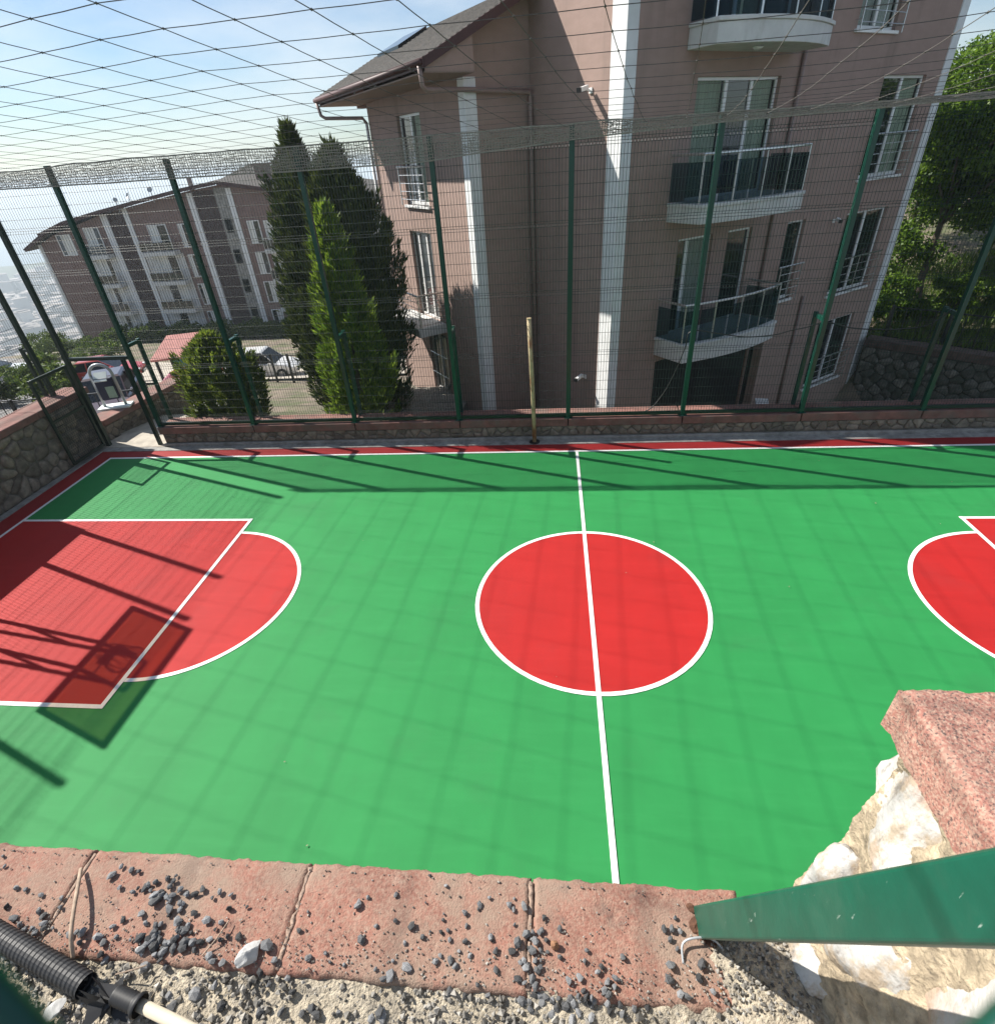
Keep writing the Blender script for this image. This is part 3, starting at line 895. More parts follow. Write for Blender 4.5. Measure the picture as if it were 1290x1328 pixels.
mb = MB(); mb.tube([(-12.36, 4.55, 1.12), (-12.30, 4.55, 1.12), (-12.30, 4.68, 1.12)], 0.011, 6); mb.build("handle", MT['iron'], leaf)
# fence on the left wall
lf = thing("mesh_fence", (-12.95, 2, 1.5), 'dark green mesh fence standing on the tall left stone wall', 'fence')
ys_ = [5.47, 2.84, 1.82, -0.9, -3.6, -6.2]
for i, y in enumerate(ys_):
    z0 = 1.562 if y > 2.8 and i == 0 else 2.362
    if i == 1: z0 = 1.562
    mb = MB(); mb.box(-13.0, -12.9, y - .047, y + .047, z0, 6.27); post = mb.build("post", MT['fence'], lf, bevel=0.006)
    if i in (0, 1):
        mb = MB(); mb.box(-13.19, -13.12, y - .035, y + .035, z0, z0 + 1.2); mb.box(-13.12, -13.0, y - .03, y + .03, z0 + 1.1, z0 + 1.17); mb.build("brace", MT['fence'], post)
for a, b in zip(ys_, ys_[1:]):
    z0 = 1.62 if a > 2.85 else 2.42
    mb = MB(); panel_wires(mb, (-12.95, b + .05, z0), (0, 1, 0), (-1, 0, 0), a - b - .1, z0, 6.18); mb.build("mesh_panel", MT['fence'], lf)
# net stretched over the court
net = thing("court_net", (0, 0, 6.3), 'wide mesh rope net stretched overhead across the whole court', 'net')
M_ = 0.105
Ad, Bd = Vector((0.660, -0.152, 0)), Vector((0.108, 0.560, 0))
O = Vector((-4.93, -0.70, 0))
def netz(x, y):
    t = max(0, min(1, (5.72 - y) / 12.2))
    return 6.26 + M_ * (5.72 - y) - 0.30 * max(0, min(1, (x + 4) / 6)) * math.sin(math.pi * t) ** .9 + 0.012 * noise.noise((x * .35, y * .35, 1))
mb = MB(); kb = MB()
def npt(i, j):
    p = O + Ad * i + Bd * j
    jit = 0.02
    x, y = p.x + jit * noise.noise((i * 3.1, j * 1.7, 0)), p.y + jit * noise.noise((i * 1.3, j * 2.9, 5))
    return x, y
def inside(x, y): return -14.5 < x < 15 and -7.2 < y < 5.72
for i in range(-34, 45):
    for j in range(-26, 30):
        x, y = npt(i, j)
        if not inside(x, y): continue
        a = Vector((x, y, netz(x, y)))
        kb.add([a + Vector(q) * .014 for q in ((1, 0, 0), (0, 1, 0), (-1, 0, 0), (0, -1, 0), (0, 0, .8), (0, 0, -.8))], [(0, 1, 4), (1, 2, 4), (2, 3, 4), (3, 0, 4), (1, 0, 5), (2, 1, 5), (3, 2, 5), (0, 3, 5)])
        for di, dj in ((1, 0), (0, 1)):
            x2, y2 = npt(i + di, j + dj)
            b = Vector((x2, y2, netz(x2, y2)))
            if not inside(x2, y2):
                if y2 > 5.72 and -14.5 < x2 < 15:
                    t = (5.72 - y) / (y2 - y)
                    b = a.lerp(b, t); b.z = 6.27
                else: continue
            m_ = (a + b) / 2; m_.z -= 0.003
            mb.tube([a, m_, b], 0.0036, 4, caps=False)
mb.build("rope_mesh", MT['net'], net)
kb.build("knots", MT['net'], net)
# the bunched edge of the net hanging over the far fence
mb = MB()
rng = random.Random(12)
def band(x):
    b = np.interp(x, [-12.6, -8, -4, -2.9, -0.2, 2.5, 5, 7, 13], [5.94, 5.92, 5.89, 5.91, 6.08, 6.18, 6.21, 6.24, 6.25])
    t = np.interp(x, [-12.6, -10.8, -10.0, -8, -4, 0, 5, 13], [6.22, 6.24, 6.29, 6.30, 6.29, 6.32, 6.30, 6.33]) 
    return t + .02 * noise.noise((x * 1.3, 0, 0)), b + .012 * noise.noise((x * .8, 3, 0))
for layer in range(3):
    n = 520; rows = 9
    y0 = 5.685 - .012 * layer
    grid = []
    for i in range(n + 1):
        x = -12.6 + 25.6 * i / n
        t, b = band(x)
        col_ = []
        for k in range(rows):
            f = k / (rows - 1)
            w_ = 1 if 0 < k < rows - 1 else .2
            col_.append(Vector((x + w_ * .035 * noise.noise((x * 7, k * .9, layer * 4)) + rng.uniform(-.008, .008), y0 + .02 * noise.noise((x * 4, k, layer)), t + (b - t) * f + w_ * .03 * noise.noise((x * 6, k * 1.3, 9 + layer)) + w_ * rng.uniform(-.006, .006))))
        grid.append(col_)
    def seg(a, b, r):
        d = (b - a).normalized(); s = d.cross(Vector((0, 1, 0)))
        if s.length < .01: s = Vector((1, 0, 0))
        s = s.normalized() * r; u = Vector((0, r, 0))
        mb.add([a - s, a + u, a + s, b - s, b + u, b + s], [(0, 1, 4, 3), (1, 2, 5, 4), (2, 0, 3, 5)])
    for i in range(n):
        for k in range(rows):
            if k in (0, rows - 1):
                seg(grid[i][k], grid[i + 1][k], .011)
            elif rng.random() < .93: seg(grid[i][k], grid[i + 1][k], .0035)
            if k < rows - 1 and rng.random() < .9: seg(grid[i][k], grid[i][k + 1], .0035)
mb.build("bunched_edge", MT['net_lit'], net)
# basketball hoop (only its shadow falls inside the view)
hoop = thing("basketball_hoop", (-12.15, -0.22, 0), 'basketball hoop whose framed board throws its shadow over the left key', 'hoop')
bx_ = -10.565
mb = MB(); mb.box(-12.25, -12.05, -0.32, -0.12, 0, 2.5); mb.build("pole", MT['fence'], hoop, bevel=.01)
mb = MB()
for y in (-.47, .03): 
    mb.bar((-12.15, y, 1.25), (bx_ - .06, y, 2.98), .06, .06); mb.bar((-12.15, y, 2.4), (bx_ - .06, y, 3.55), .06, .06)
    mb.bar((-11.4, y, 2.08), (-11.2, y, 3.1), .04, .04)
    mb.bar((bx_ - .06, y, 2.95), (bx_ - .06, y, 3.9), .05, .05)
mb.bar((-12.15, -.47, 2.4), (-12.15, .03, 2.4), .06, .06); mb.bar((bx_ - .06, -.47, 3.9), (bx_ - .06, .03, 3.9), .05, .05)
mb.build("arm", MT['fence'], hoop)
mb = MB(); mb.box(bx_ - .008, bx_ + .008, -1.17, .73, 2.94, 4.10); brd = mb.build("backboard", MT['polyboard'], hoop)
mb = MB()
for y in (-1.21, .77): mb.box(bx_ - .03, bx_ + .03, y - .035, y + .035, 2.87, 4.17)
for z in (2.905, 4.135): mb.box(bx_ - .03, bx_ + .03, -1.17, .73, z - .035, z + .035)
for (y0, y1, z0, z1) in ((-.5, .06, 3.17, 3.21), (-.5, .06, 3.58, 3.62), (-.52, -.48, 3.17, 3.62), (.04, .08, 3.17, 3.62)): mb.box(bx_ + .009, bx_ + .014, y0, y1, z0, z1)
mb.build("board_frame", MT['fence'], brd)
mb = MB(); cxr = bx_ + .40
mb.tube([(cxr + .24 * math.cos(k * math.pi / 14), -.22 + .24 * math.sin(k * math.pi / 14), 3.12) for k in range(29)], .014, 6); mb.box(bx_ + .02, bx_ + .17, -.32, -.12, 3.08, 3.13)
rim = mb.build("rim", MT['hoop'], hoop)
mb = MB()
for k in range(12):
    a = k * math.pi / 6
    for sg in (-1, 1):
        mb.tube([(cxr + (.24 - .1 * t) * math.cos(a + sg * t * .5), -.22 + (.24 - .1 * t) * math.sin(a + sg * t * .5), 3.11 - .42 * t) for t in (0, .35, .7, 1)], .006, 4)
mb.build("hoop_net", MT['net'], rim)
# slanting strut on the near coping
mb = MB()
b0, d_ = Vector((-0.185, -5.757, 4.195)), Vector((0.0150, -0.3126, 0.9498)).normalized()
mb.bar(b0, b0 + d_ * 2.3, 0.074, 0.06, (1, 0, 0))
st = mb.build("strut", MT['strut'], None, bevel=0.006, seg=3)
mb = MB()
for k, (dx, dy, r) in enumerate(((-.03, -.01, .022), (-.035, .03, .016), (.0, -.045, .02), (-.02, -.035, .017))): rock(mb, (b0.x + dx, b0.y + dy, 4.203), (r, r, r * .6), 70 + k, 2, .5)
mb.build("rusty_foot", MT['rust_dark'], st)
tag(st, 'thick green painted steel strut slanting up from the near coping', 'strut')
# chain-link the photographer looks through
cl = thing("chain_link_fence", (-0.6, -6.4, 4.2), 'blurred green coated wires of the fence right before the lens', 'fence')
mb = MB(); mb.tube([(-0.6845, -6.3771, 5.9866), (-0.6626, -6.3884, 5.9654), (-0.6091, -6.4158, 5.9144), (-.60, -6.4205, 5.9057)], 0.0021, 10); mb.build("wire", MT['post'], cl, smooth=True)
mb = MB(); mb.tube([(-0.5303, -6.3680, 5.9716), (-0.5525, -6.3816, 5.9553), (-0.6086, -6.4165, 5.9132), (-.615, -6.4205, 5.9085)], 0.0021, 10); mb.build("wire", MT['post'], cl, smooth=True)
# ------------------------------------------------------------------ the pink apartment block
U2 = Vector((.804, .594, 0)).normalized()
IN = Vector((-U2.y, U2.x, 0))           # into the building, away from the court
P3 = Vector((0.91, 7.65, 0))
def frame(a, b, org=P3):
    return Matrix(((a.x, b.x, 0, org.x), (a.y, b.y, 0, org.y), (0, 0, 1, 0), (0, 0, 0, 1)))
MBB = frame(U2, IN)                      # face B: s along the face, d inward
def at(u, w): return P3 + U2 * u + IN * w
ML = frame(IN, U2)                       # face L (left face of the step): s inward, d to the right
MA = frame(IN, U2, at(-1.84, 0))         # left wing face
MR = frame(U2, IN, at(-1.84, 3.33))      # recessed face
_add = MB.add
def add_fix(self, vs_, fs, mi=0):
    if self.M is not None and self.M.determinant() < 0: fs = [f[::-1] for f in fs]
    _add(self, vs_, fs, mi)
MB.add = add_fix
apt = thing("apartment_building", at(0, 0) + Vector((0, 0, -1)), 'big pink stucco apartment block with white corner strips and bowed balconies behind the fence', 'building')
def holed(mb, s0, s1, z0, z1, holes, depth=0.16):
    S = sorted({s0, s1} | {h[0] for h in holes} | {h[1] for h in holes})
    Z = sorted({z0, z1} | {h[2] for h in holes} | {h[3] for h in holes})
    for a, b in zip(S, S[1:]):
        for c, d in zip(Z, Z[1:]):
            if any(h[0] <= a and b <= h[1] and h[2] <= c and d <= h[3] for h in holes): continue
            mb.add([(a, 0, c), (b, 0, c), (b, 0, d), (a, 0, d)], [(0, 1, 2, 3)])
    for h in holes:
        a, b, c, d = h[:4]; q = h[4] if len(h) > 4 else depth
        mb.add([(a, 0, c), (b, 0, c), (b, 0, d), (a, 0, d), (a, q, c), (b, q, c), (b, q, d), (a, q, d)], [(0, 4, 5, 1), (1, 5, 6, 2), (2, 6, 7, 3), (3, 7, 4, 0)])
def window(M_, s0, s1, z0, z1, fills, parent=apt, fr=0.065, dep=0.09, mid=None, sill=False, ratios=None, m=None):
    """white framed window; fills: g dark glass, c curtain behind glass, b curtain tinted for green reflections, o open dark"""
    mb = MB(); mb.M = M_
    f = fr
    mb.box(s0, s0 + f, dep, dep + .06, z0, z1); mb.box(s1 - f, s1, dep, dep + .06, z0, z1)
    mb.box(s0 + f, s1 - f, dep, dep + .06, z0, z0 + f * 1.4); mb.box(s0 + f, s1 - f, dep, dep + .06, z1 - f, z1)
    n = len(fills)
    ratios = ratios or [1 / n] * n
    edges = [s0 + f]
    for r_ in ratios: edges.append(edges[-1] + (s1 - s0 - 2 * f) * r_)
    for e in edges[1:-1]: mb.box(e - f * .75, e + f * .75, dep - .012, dep + .058, z0 + f * 1.4, z1 - f)
    if mid: mb.box(s0 + f, s1 - f, dep + .003, dep + .056, mid - .03, mid + .03)
    if sill: mb.box(s0 - .09, s1 + .09, -.07, dep - .013, z0 - .07, z0 + .0)
    wo = mb.build("window", m or MT['pvc'], parent, bevel=0.006, seg=1)
    for (a, b), fl in zip(zip(edges, edges[1:]), fills):
        a2, b2 = (a + f * .75 if a != edges[0] else a), (b - f * .75 if b != edges[-1] else b)
        mb = MB(); mb.M = M_
        mb.box(a2, b2, dep + .025, dep + .035, z0 + f * 1.4, z1 - f)
        if fl != 'o': mb.build("pane", MT['glass'] if fl == 'g' else MT['pane'], wo)
        mb = MB(); mb.M = M_
        if fl in 'cb':
            k = 26
            pts = [(a2 + (b2 - a2) * i / k, dep + .13 + .022 * math.sin(i * 1.9) + .01 * math.sin(i * .7)) for i in range(k + 1)]
            mb.add([(x, y, z0 + .04) for x, y in pts] + [(x, y, z1 - .04) for x, y in pts], [(i, i + 1, k + 2 + i, k + 1 + i) for i in range(k)])
            mb.build("curtain", MT['curtain'] if fl == 'c' else MT['curtain_reflect'], wo, smooth=True)
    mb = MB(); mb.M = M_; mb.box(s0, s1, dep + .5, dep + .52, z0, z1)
    mb.build("room_shade", MT['dark'], wo)  # black sheet painting the unlit room behind the glass
    return wo
def rail_bars(M_, s0, s1, zt, zb, out=0.14, n=4, parent=apt, posts=None):
    mb = MB(); mb.M = M_
    mb.tube([(s0 - .06, -out, zt), (s1 + .06, -out, zt)], .026, 6)
    for k in range(n):
        z = zt - (zt - zb) * (k + 1) / (n + .2)
        mb.tube([(s0, -out, z), (s1, -out, z)], .011, 5)
    for s in (posts or (s0 + .02, (s0 + s1) / 2, s1 - .02)):
        mb.tube([(s, -out, zt), (s, -out, zb - .12)], .015, 5)
    for s in (s0 + .02, s1 - .02): mb.tube([(s, -out, zb + .1), (s, 0.02, zb + .1)], .012, 5)
    return mb.build("window_railing", MT['steel'], parent)
# face B
hB = [(2.13, 5.0, 4.66, 7.07), (9.45, 11.65, 4.62, 7.07),
      (2.10, 3.37, 1.47, 3.86), (3.95, 4.94, 1.47, 3.86), (6.48, 7.32, 1.62, 3.80), (9.42, 11.65, 1.32, 3.73),
      (1.7, 6.5, -2.65, 0.84, .9), (9.42, 11.55, -1.9, 0.42),
      (2.13, 5.0, 7.9, 10.2), (7.62, 9.36, 7.98, 10.2)]
mb = MB(); mb.M = MBB; holed(mb, 0, 12.76, -3.2, 11.2, hB)
mb.M = frame(IN, -U2, at(12.76, 0)); holed(mb, 0, 3.4, -3.2, 11.2, [])
mb.M = frame(U2, -IN, at(0, 3.4)); holed(mb, 0, 12.76, -3.2, 11.2, [])
mb.build("wall", MT['wall'], apt)
mb = MB(); mb.M = ML; holed(mb, 0, 3.4, -1.6, 11.2, [])
mb.build("wall", MT['wall'], apt)
mb = MB(); mb.M = MBB; mb.box(-.6, 13.4, -.6, 3.9, 11.2, 11.4)
mb.add([(-.7, -.7, 11.4), (13.5, -.7, 11.4), (13.5, 4.0, 11.4), (-.7, 4.0, 11.4), (3, 1.65, 12.4), (10, 1.65, 12.4)], [(0, 1, 5, 4), (1, 2, 5), (2, 3, 4, 5), (3, 0, 4)])
mb.build("roof", MT['roof'], apt)
# wing: face A, recessed face, roof
hA = [(5.88, 7.42, 4.76, 6.99), (6.04, 7.56, 1.45, 4.04), (5.75, 7.05, -1.05, 1.05)]
mb = MB(); mb.M = MA; holed(mb, 3.33, 9.65, -1.6, 7.9, hA)
mb.M = frame(U2, -IN, at(-1.84, 9.65)); holed(mb, 0, 1.84, -1.6, 7.9, [])
mb.build("wall", MT['wall'], apt)
mb = MB(); mb.M = MR
mb.add([(0, 0, -1.6), (1.84, 0, -1.6), (1.84, 0, 9.02), (0, 0, 8.16)], [(0, 1, 2, 3)])
mb.build("wall", MT['wall'], apt)
sl = 0.46
def rz(u): return 7.70 + sl * (u + 3.1)
mb = MB(); mb.M = MBB
u0, u1, w0, w1 = -3.1, 0.0, 2.76, 10.55
nrow = 22
for k in range(nrow):                    # courses of shingles, each a thin step
    a, b = u0 + (u1 - u0) * k / nrow, u0 + (u1 - u0) * (k + 1) / nrow
    za, zb = rz(a) + .025, rz(b) + .004
    mb.add([(a, w0, za), (b, w0, zb), (b, w1, zb), (a, w1, za), (a, w0, za - .06), (a, w1, za - .06)], [(0, 1, 2, 3), (0, 3, 5, 4)])
mb.add([(u0, w0, rz(u0) - .12), (u1, w0, rz(u1) - .12), (u1, w1, rz(u1) - .12), (u0, w1, rz(u0) - .12)], [(0, 3, 2, 1)])
mb.add([(0, 3.42, rz(0) + .004), (3.4, 3.42, rz(-3.4)), (3.4, w1, rz(-3.4)), (0, w1, rz(0) + .004)], [(0, 1, 2, 3)])
roof = mb.build("roof", MT['roof'], apt)
mb = MB(); mb.M = MBB
for w in (w0 + .05, w1 - .05):
    mb.add([(-3.05, w, 7.46), (-1.845, w, 7.46), (-1.845, w, rz(-1.845) - .125), (-3.05, w, rz(-3.05) - .125)], [(0, 1, 2, 3)])
mb.add([(-1.84, w1 - .05, 7.4), (0, w1 - .05, 7.4), (0, w1 - .05, rz(0) - .13), (-1.84, w1 - .05, rz(-1.84) - .13)], [(0, 1, 2, 3)])
mb.box(-1.15, 3.2, 3.45, 9.6, -1.5, 7.6)
mb.build("gable_end", MT['wall'], apt)
mb = MB(); mb.M = MBB
for w in (w0, w1):
    mb.add([(u0, w - .03, rz(u0) - .17), (u1, w - .03, rz(u1) - .17), (u1, w - .03, rz(u1) + .01), (u0, w - .03, rz(u0) + .01), (u0, w + .03, rz(u0) - .17), (u1, w + .03, rz(u1) - .17), (u1, w + .03, rz(u1) + .01), (u0, w + .03, rz(u0) + .01)],
           [(0, 1, 2, 3), (7, 6, 5, 4), (0, 4, 5, 1), (3, 2, 6, 7)])
mb.box(u0 - .03, u0 + .02, w0 - .03, w1 + .03, rz(u0) - .17, rz(u0) + .012)
mb.build("fascia", MT['fascia'], roof)
mb = MB(); mb.M = MBB; mb.box(u0 + .03, -1.845, w0 + .04, w1 - .04, 7.46, 7.49); mb.build("soffit", MT['soffit'], roof)
mb = MB(); mb.M = MBB
mb.tube([(u0 - .06, w0 - .02, 7.63), (u0 - .06, w1 + .02, 7.63)], .06, 8); mb.build("gutter", MT['fascia'], roof, smooth=True)
mb = MB(); mb.M = MBB
mb.add([(-1.25, 8.0, rz(-1.25) + .10), (-.3, 8.0, rz(-.3) + .10), (-.3, 9.6, rz(-.3) + .10), (-1.25, 9.6, rz(-1.25) + .10), (-1.25, 8.0, rz(-1.25)), (-.3, 8.0, rz(-.3)), (-.3, 9.6, rz(-.3)), (-1.25, 9.6, rz(-1.25))], [(0, 1, 2, 3), (0, 4, 5, 1), (3, 7, 4, 0), (2, 6, 7, 3)])
mb.build("skylight", MT['carglass'], roof)
mb = MB(); mb.M = MBB
mb.tube([(-3.15, 2.86, 7.58), (-3.1, 2.9, 7.24), (-3.0, 2.95, 7.18), (-1.9, 3.22, 7.2), (-.1, 3.2, 7.14), (-.09, 3.2, 6.9), (-.09, 3.2, -1.2)], .052, 8); mb.build("drainpipe", MT['drain'], apt, smooth=True)
mb = MB(); mb.M = MBB
mb.tube([(-3.15, 10.45, 7.58), (-3.1, 10.4, 7.24), (-3.0, 10.3, 7.16), (-2.0, 9.72, 7.1), (-1.93, 9.62, 6.95)], .05, 8); dp_ = mb.build("drainpipe", MT['drain'], apt, smooth=True)
mb = MB(); mb.M = MBB; mb.tube([(-1.93, 9.62, 6.95), (-1.93, 9.62, -1.2)], .05, 8); mb.build("downpipe", MT['trim'], dp_, smooth=True)
mb = MB(); mb.M = MBB
mb.tube([(5.66, -.06, 10.6), (5.66, -.06, -2.4)], .05, 8); mb.build("drainpipe", MT['drain'], apt, smooth=True)
mb = MB(); mb.M = MBB
mb.tube([(8.02, -.06, 1.55), (8.02, -.06, -2.9)], .05, 8); mb.build("drainpipe", MT['drain'], apt, smooth=True)
# white corner strips
for (a, b, c, d, z0, z1) in ((-.035, .27, -.035, .41, -1.5, 11.18), (-1.875, -1.55, 3.295, 3.60, -1.5, 7.44), (12.40, 12.795, -.035, .3, -3.1, 11.18)):
    mb = MB(); mb.M = MBB; mb.box(a, b, c, d, z0, z1); mb.build("corner_strip", MT['trim'], apt, bevel=.008)
# windows on B
window(MBB, 2.13, 5.0, 4.66, 7.07, "bgb", ratios=[.36, .32, .32], mid=None)
window(MBB, 9.45, 11.65, 4.62, 7.07, "gb", sill=True); rail_bars(MBB, 9.35, 11.75, 5.72, 4.70)
window(MBB, 2.10, 3.37, 1.47, 3.86, "gc", ratios=[.3, .7]); window(MBB, 3.95, 4.94, 1.47, 3.86, "g")
window(MBB, 6.48, 7.32, 1.62, 3.80, "g", sill=True); rail_bars(MBB, 6.38, 7.42, 2.62, 1.72)
window(MBB, 9.42, 11.65, 1.32, 3.73, "gg", sill=True, ratios=[.52, .48]); rail_bars(MBB, 9.32, 11.75, 2.42, 1.42)
window(MBB, 9.42, 11.55, -1.9, 0.42, "gg", sill=True); rail_bars(MBB, 9.32, 11.65, -.85, -1.8)
window(MBB, 2.13, 5.0, 7.9, 10.2, "gbg"); window(MBB, 7.62, 9.36, 7.98, 10.2, "cc", sill=True); rail_bars(MBB, 7.52, 9.46, 9.0, 8.05)
mb = MB(); mb.M = MBB; mb.box(1.7, 6.5, .3, .32, -2.65, .84); mb.build("painted_dark", MT['dark'], apt)  # black sheet set in the opening in place of its deep shade
# windows on A
window(MA, 5.88, 7.42, 4.76, 6.99, "bg", sill=True); rail_bars(MA, 5.78, 7.52, 5.75, 4.88)
window(MA, 6.04, 7.56, 1.45, 4.04, "ggg", ratios=[.3, .4, .3]); window(MA, 5.75, 7.05, -1.05, 1.05, "gg")
mb = MB(); mb.M = MA
for k in range(8): mb.tube([(5.8 + k * .17, -.03, -1.0), (5.8 + k * .17, -.03, 1.0)], .011, 5)
for z in (-.4, .3): mb.tube([(5.78, -.03, z), (7.02, -.03, z)], .011, 5)
mb.build("window_grille", MT['steel'], apt)
# balconies
def balcony(M_, outline, zt, th, rail_h=.98, glass=True, posts=(0, 1, 2, 3, 4, 5, 6)):
    n = len(outline)
    mb = MB(); mb.M = M_
    mb.prism([(s, -o_) for s, o_ in outline], zt - th, zt - .03)
    big_ = [(s + (.03 if s > 3.3 else -.03) * (1 if M_ is MBB else 0), -(o_ + (.03 if o_ > 0 else -.002))) for s, o_ in outline]
    mb.prism(big_, zt - .028, zt + .045)
    bal = mb.build("balcony", MT['slab'], apt, bevel=.012)
    path = [(s, -max(o_ - .08, 0.0)) for s, o_ in outline]
    mb = MB(); mb.M = M_
    mb.tube([(s, o_, zt + rail_h) for s, o_ in path], .03, 8)
    for k in posts:
        s, o_ = path[k]
        mb.tube([(s, o_ if o_ < 0 else -.05, zt + .04), (s, o_ if o_ < 0 else -.05, zt + rail_h)], .019, 6)
    if not glass:
        for k in range(5):
            z = zt + .12 + k * (rail_h - .15) / 5
            mb.tube([(s, o_, z) for s, o_ in path], .011, 5)
    mb.build("railing", MT['steel'], bal)
    if glass:
        for (a, b) in zip(path, path[1:]):
            mb = MB(); mb.M = M_
            dx, dy = b[0] - a[0], b[1] - a[1]; l = math.hypot(dx, dy)
            e = .03 / l
            a2, b2 = (a[0] + dx * e, a[1] + dy * e), (b[0] - dx * e, b[1] - dy * e)
            mb.bar((a2[0], a2[1], zt + .07 + (rail_h - .22) / 2), (b2[0], b2[1], zt + .07 + (rail_h - .22) / 2), .012, rail_h - .22)
            mb.build("glass_panel", MT['rail_glass'], bal)
    return bal
ol = [(1.6, 0), (1.6, 1.0), (2.35, 1.2), (3.2, 1.32), (4.2, 1.34), (5.1, 1.22), (5.1, 0)]
def bow(l, r, o0, o1, mid, n=8):
    return [(l, 0)] + [(l + (r - l) * k / n, o0 + (o1 - o0) * k / n + mid * (1 - (2 * k / n - 1) ** 2)) for k in range(n + 1)] + [(r, 0)]
PO = (1, 3, 5, 7, 9)
balcony(MBB, bow(1.6, 5.1, 1.0, 1.15, .22), 1.50, .44, 1.0, posts=PO)
balcony(MBB, bow(1.58, 5.1, 1.0, 1.15, .2), 4.66, .36, 1.0, posts=PO)
balcony(MBB, bow(1.7, 5.3, .75, .85, .42), 7.88, .38, 1.0, posts=PO)
balcony(MA, [(5.62, 0), (5.62, .95), (6.9, .95), (8.35, .95), (8.35, 0)], 1.44, .24, 1.0, glass=False, posts=(1, 2, 3))
mb = MB(); mb.M = MBB
rock(mb, (3.05, -.72, 7.47), (.13, .13, .05), 3, 2, 0)
tag(mb.build("ceiling_lamp", MT['pvc'], None, smooth=True), 'round cream lamp under the topmost bowed balcony', 'lamp')
def sec_cam(M_, s, z, label, L_=.26, m='pvc'):
    t = thing("security_camera", M_ @ Vector((s, 0, z)), label, 'security camera', 'security cameras on the pink block')
    mb = MB(); mb.M = M_
    mb.box(s - .05, s + .05, -.03, -.002, z - .05, z + .05); mb.bar((s, -.03, z), (s, -.14, z + .02), .03, .03); mb.build("bracket", MT[m], t)
    mb = MB(); mb.M = M_
    mb.bar((s + .02, -.10, z + .06), (s - .05, -.10 - L_, z + .01), .085, .085); b_ = mb.build("body", MT[m], t, bevel=.01)
    mb = MB(); mb.M = M_
    mb.bar((s - .05, -.105 - L_, z + .012), (s - .065, -.15 - L_, z + .002), .09, .09); mb.build("lens_hood", MT['black'], b_)
sec_cam(ML, 1.02, 6.95, 'white security camera high on the sunlit strip of the pink wall')
sec_cam(ML, .92, .58, 'white security camera low on the sunlit strip of the pink wall')
sec_cam(MBB, 8.72, 3.6, 'small security camera beside the right column of windows', .14)
# sloping canopy corner by the dark opening
mb = MB(); mb.M = MBB; mb.bar((5.6, -1.2, -1.75), (6.6, -.3, -1.45), .4, .04); o_ = mb.build("awning", MT['pvc'], apt)

# ------------------------------------------------------------------ the far apartment block
apt2 = thing("apartment_building", (-36, 48, -8.6), 'long brown apartment block with tiers of balconies downhill on the left', 'building')
M2 = frame(Vector((1, 0, 0)), Vector((0, 1, 0)), Vector((0, 48, 0)))
prof = [(-50.2, -8.8), (-50.2, .95), (-48.3, 1.75), (-42.3, 3.25), (-33.2, 4.62), (-30, 4.95), (-22, 3.6), (-12, 2.0), (-12, -8.8)]
mb = MB(); mb.M = M2
mb.add([(x, 0, z) for x, z in prof] + [(x, 12, z) for x, z in prof], [tuple(range(9)), tuple(range(17, 8, -1))] + [((i + 1) % 9, i, 9 + i, 9 + (i + 1) % 9) for i in range(9)])
mb.build("wall", MT['wall_far'], apt2)
def roof_strip(pts, y0, y1, rise, th=.22):
    mb = MB(); mb.M = M2
    n = len(pts)
    vs_ = [(x, y0, z) for x, z in pts] + [(x, y1, z + rise) for x, z in pts] + [(x, y0, z - th) for x, z in pts] + [(x, y1, z + rise - th) for x, z in pts]
    fs = []
    for i in range(n - 1):
        fs += [(i, i + 1, n + i + 1, n + i), (2 * n + i + 1, 2 * n + i, 3 * n + i, 3 * n + i + 1), (2 * n + i, 2 * n + i + 1, i + 1, i), (n + i, n + i + 1, 3 * n + i + 1, 3 * n + i)]
    fs += [(0, n, 3 * n, 2 * n), (n - 1, 3 * n - 1, 4 * n - 1, 2 * n - 1)]
    mb.add(vs_, fs)
    r_ = mb.build("roof", MT['roof'], apt2)
    mb = MB(); mb.M = M2
    for (a, za), (b, zb) in zip(pts, pts[1:]):
        mb.bar((a, y0 - .03, za - .1), (b, y0 - .03, zb - .1), .05, .3)
    mb.build("fascia", MT['fascia'], r_)
    return r_
r1 = roof_strip([(-49.0, 1.95), (-46, 2.85), (-42, 3.55), (-33.2, 4.85), (-30, 5.2)], -.9, 6.2, .45)
r2 = roof_strip([(-30, 5.2), (-22, 3.85), (-11.4, 2.2)], -.7, 6.5, 1.15)
r3 = roof_strip([(-51.2, .75), (-48.6, 2.0), (-48.3, 2.1)], -.8, 5, .1)
mb = MB(); mb.M = M2; mb.box(-27.25, -26.2, 1.5, 2.6, 4.2, 6.15); mb.box(-27.4, -26.05, 1.35, 2.75, 6.15, 6.3); mb.build("chimney", MT['wall_far'], r2)
mb = MB(); mb.M = M2; mb.box(-33.6, -33.3, 1, 1.3, 4.6, 5.6); mb.build("vent_pipe", MT['drain'], r1)
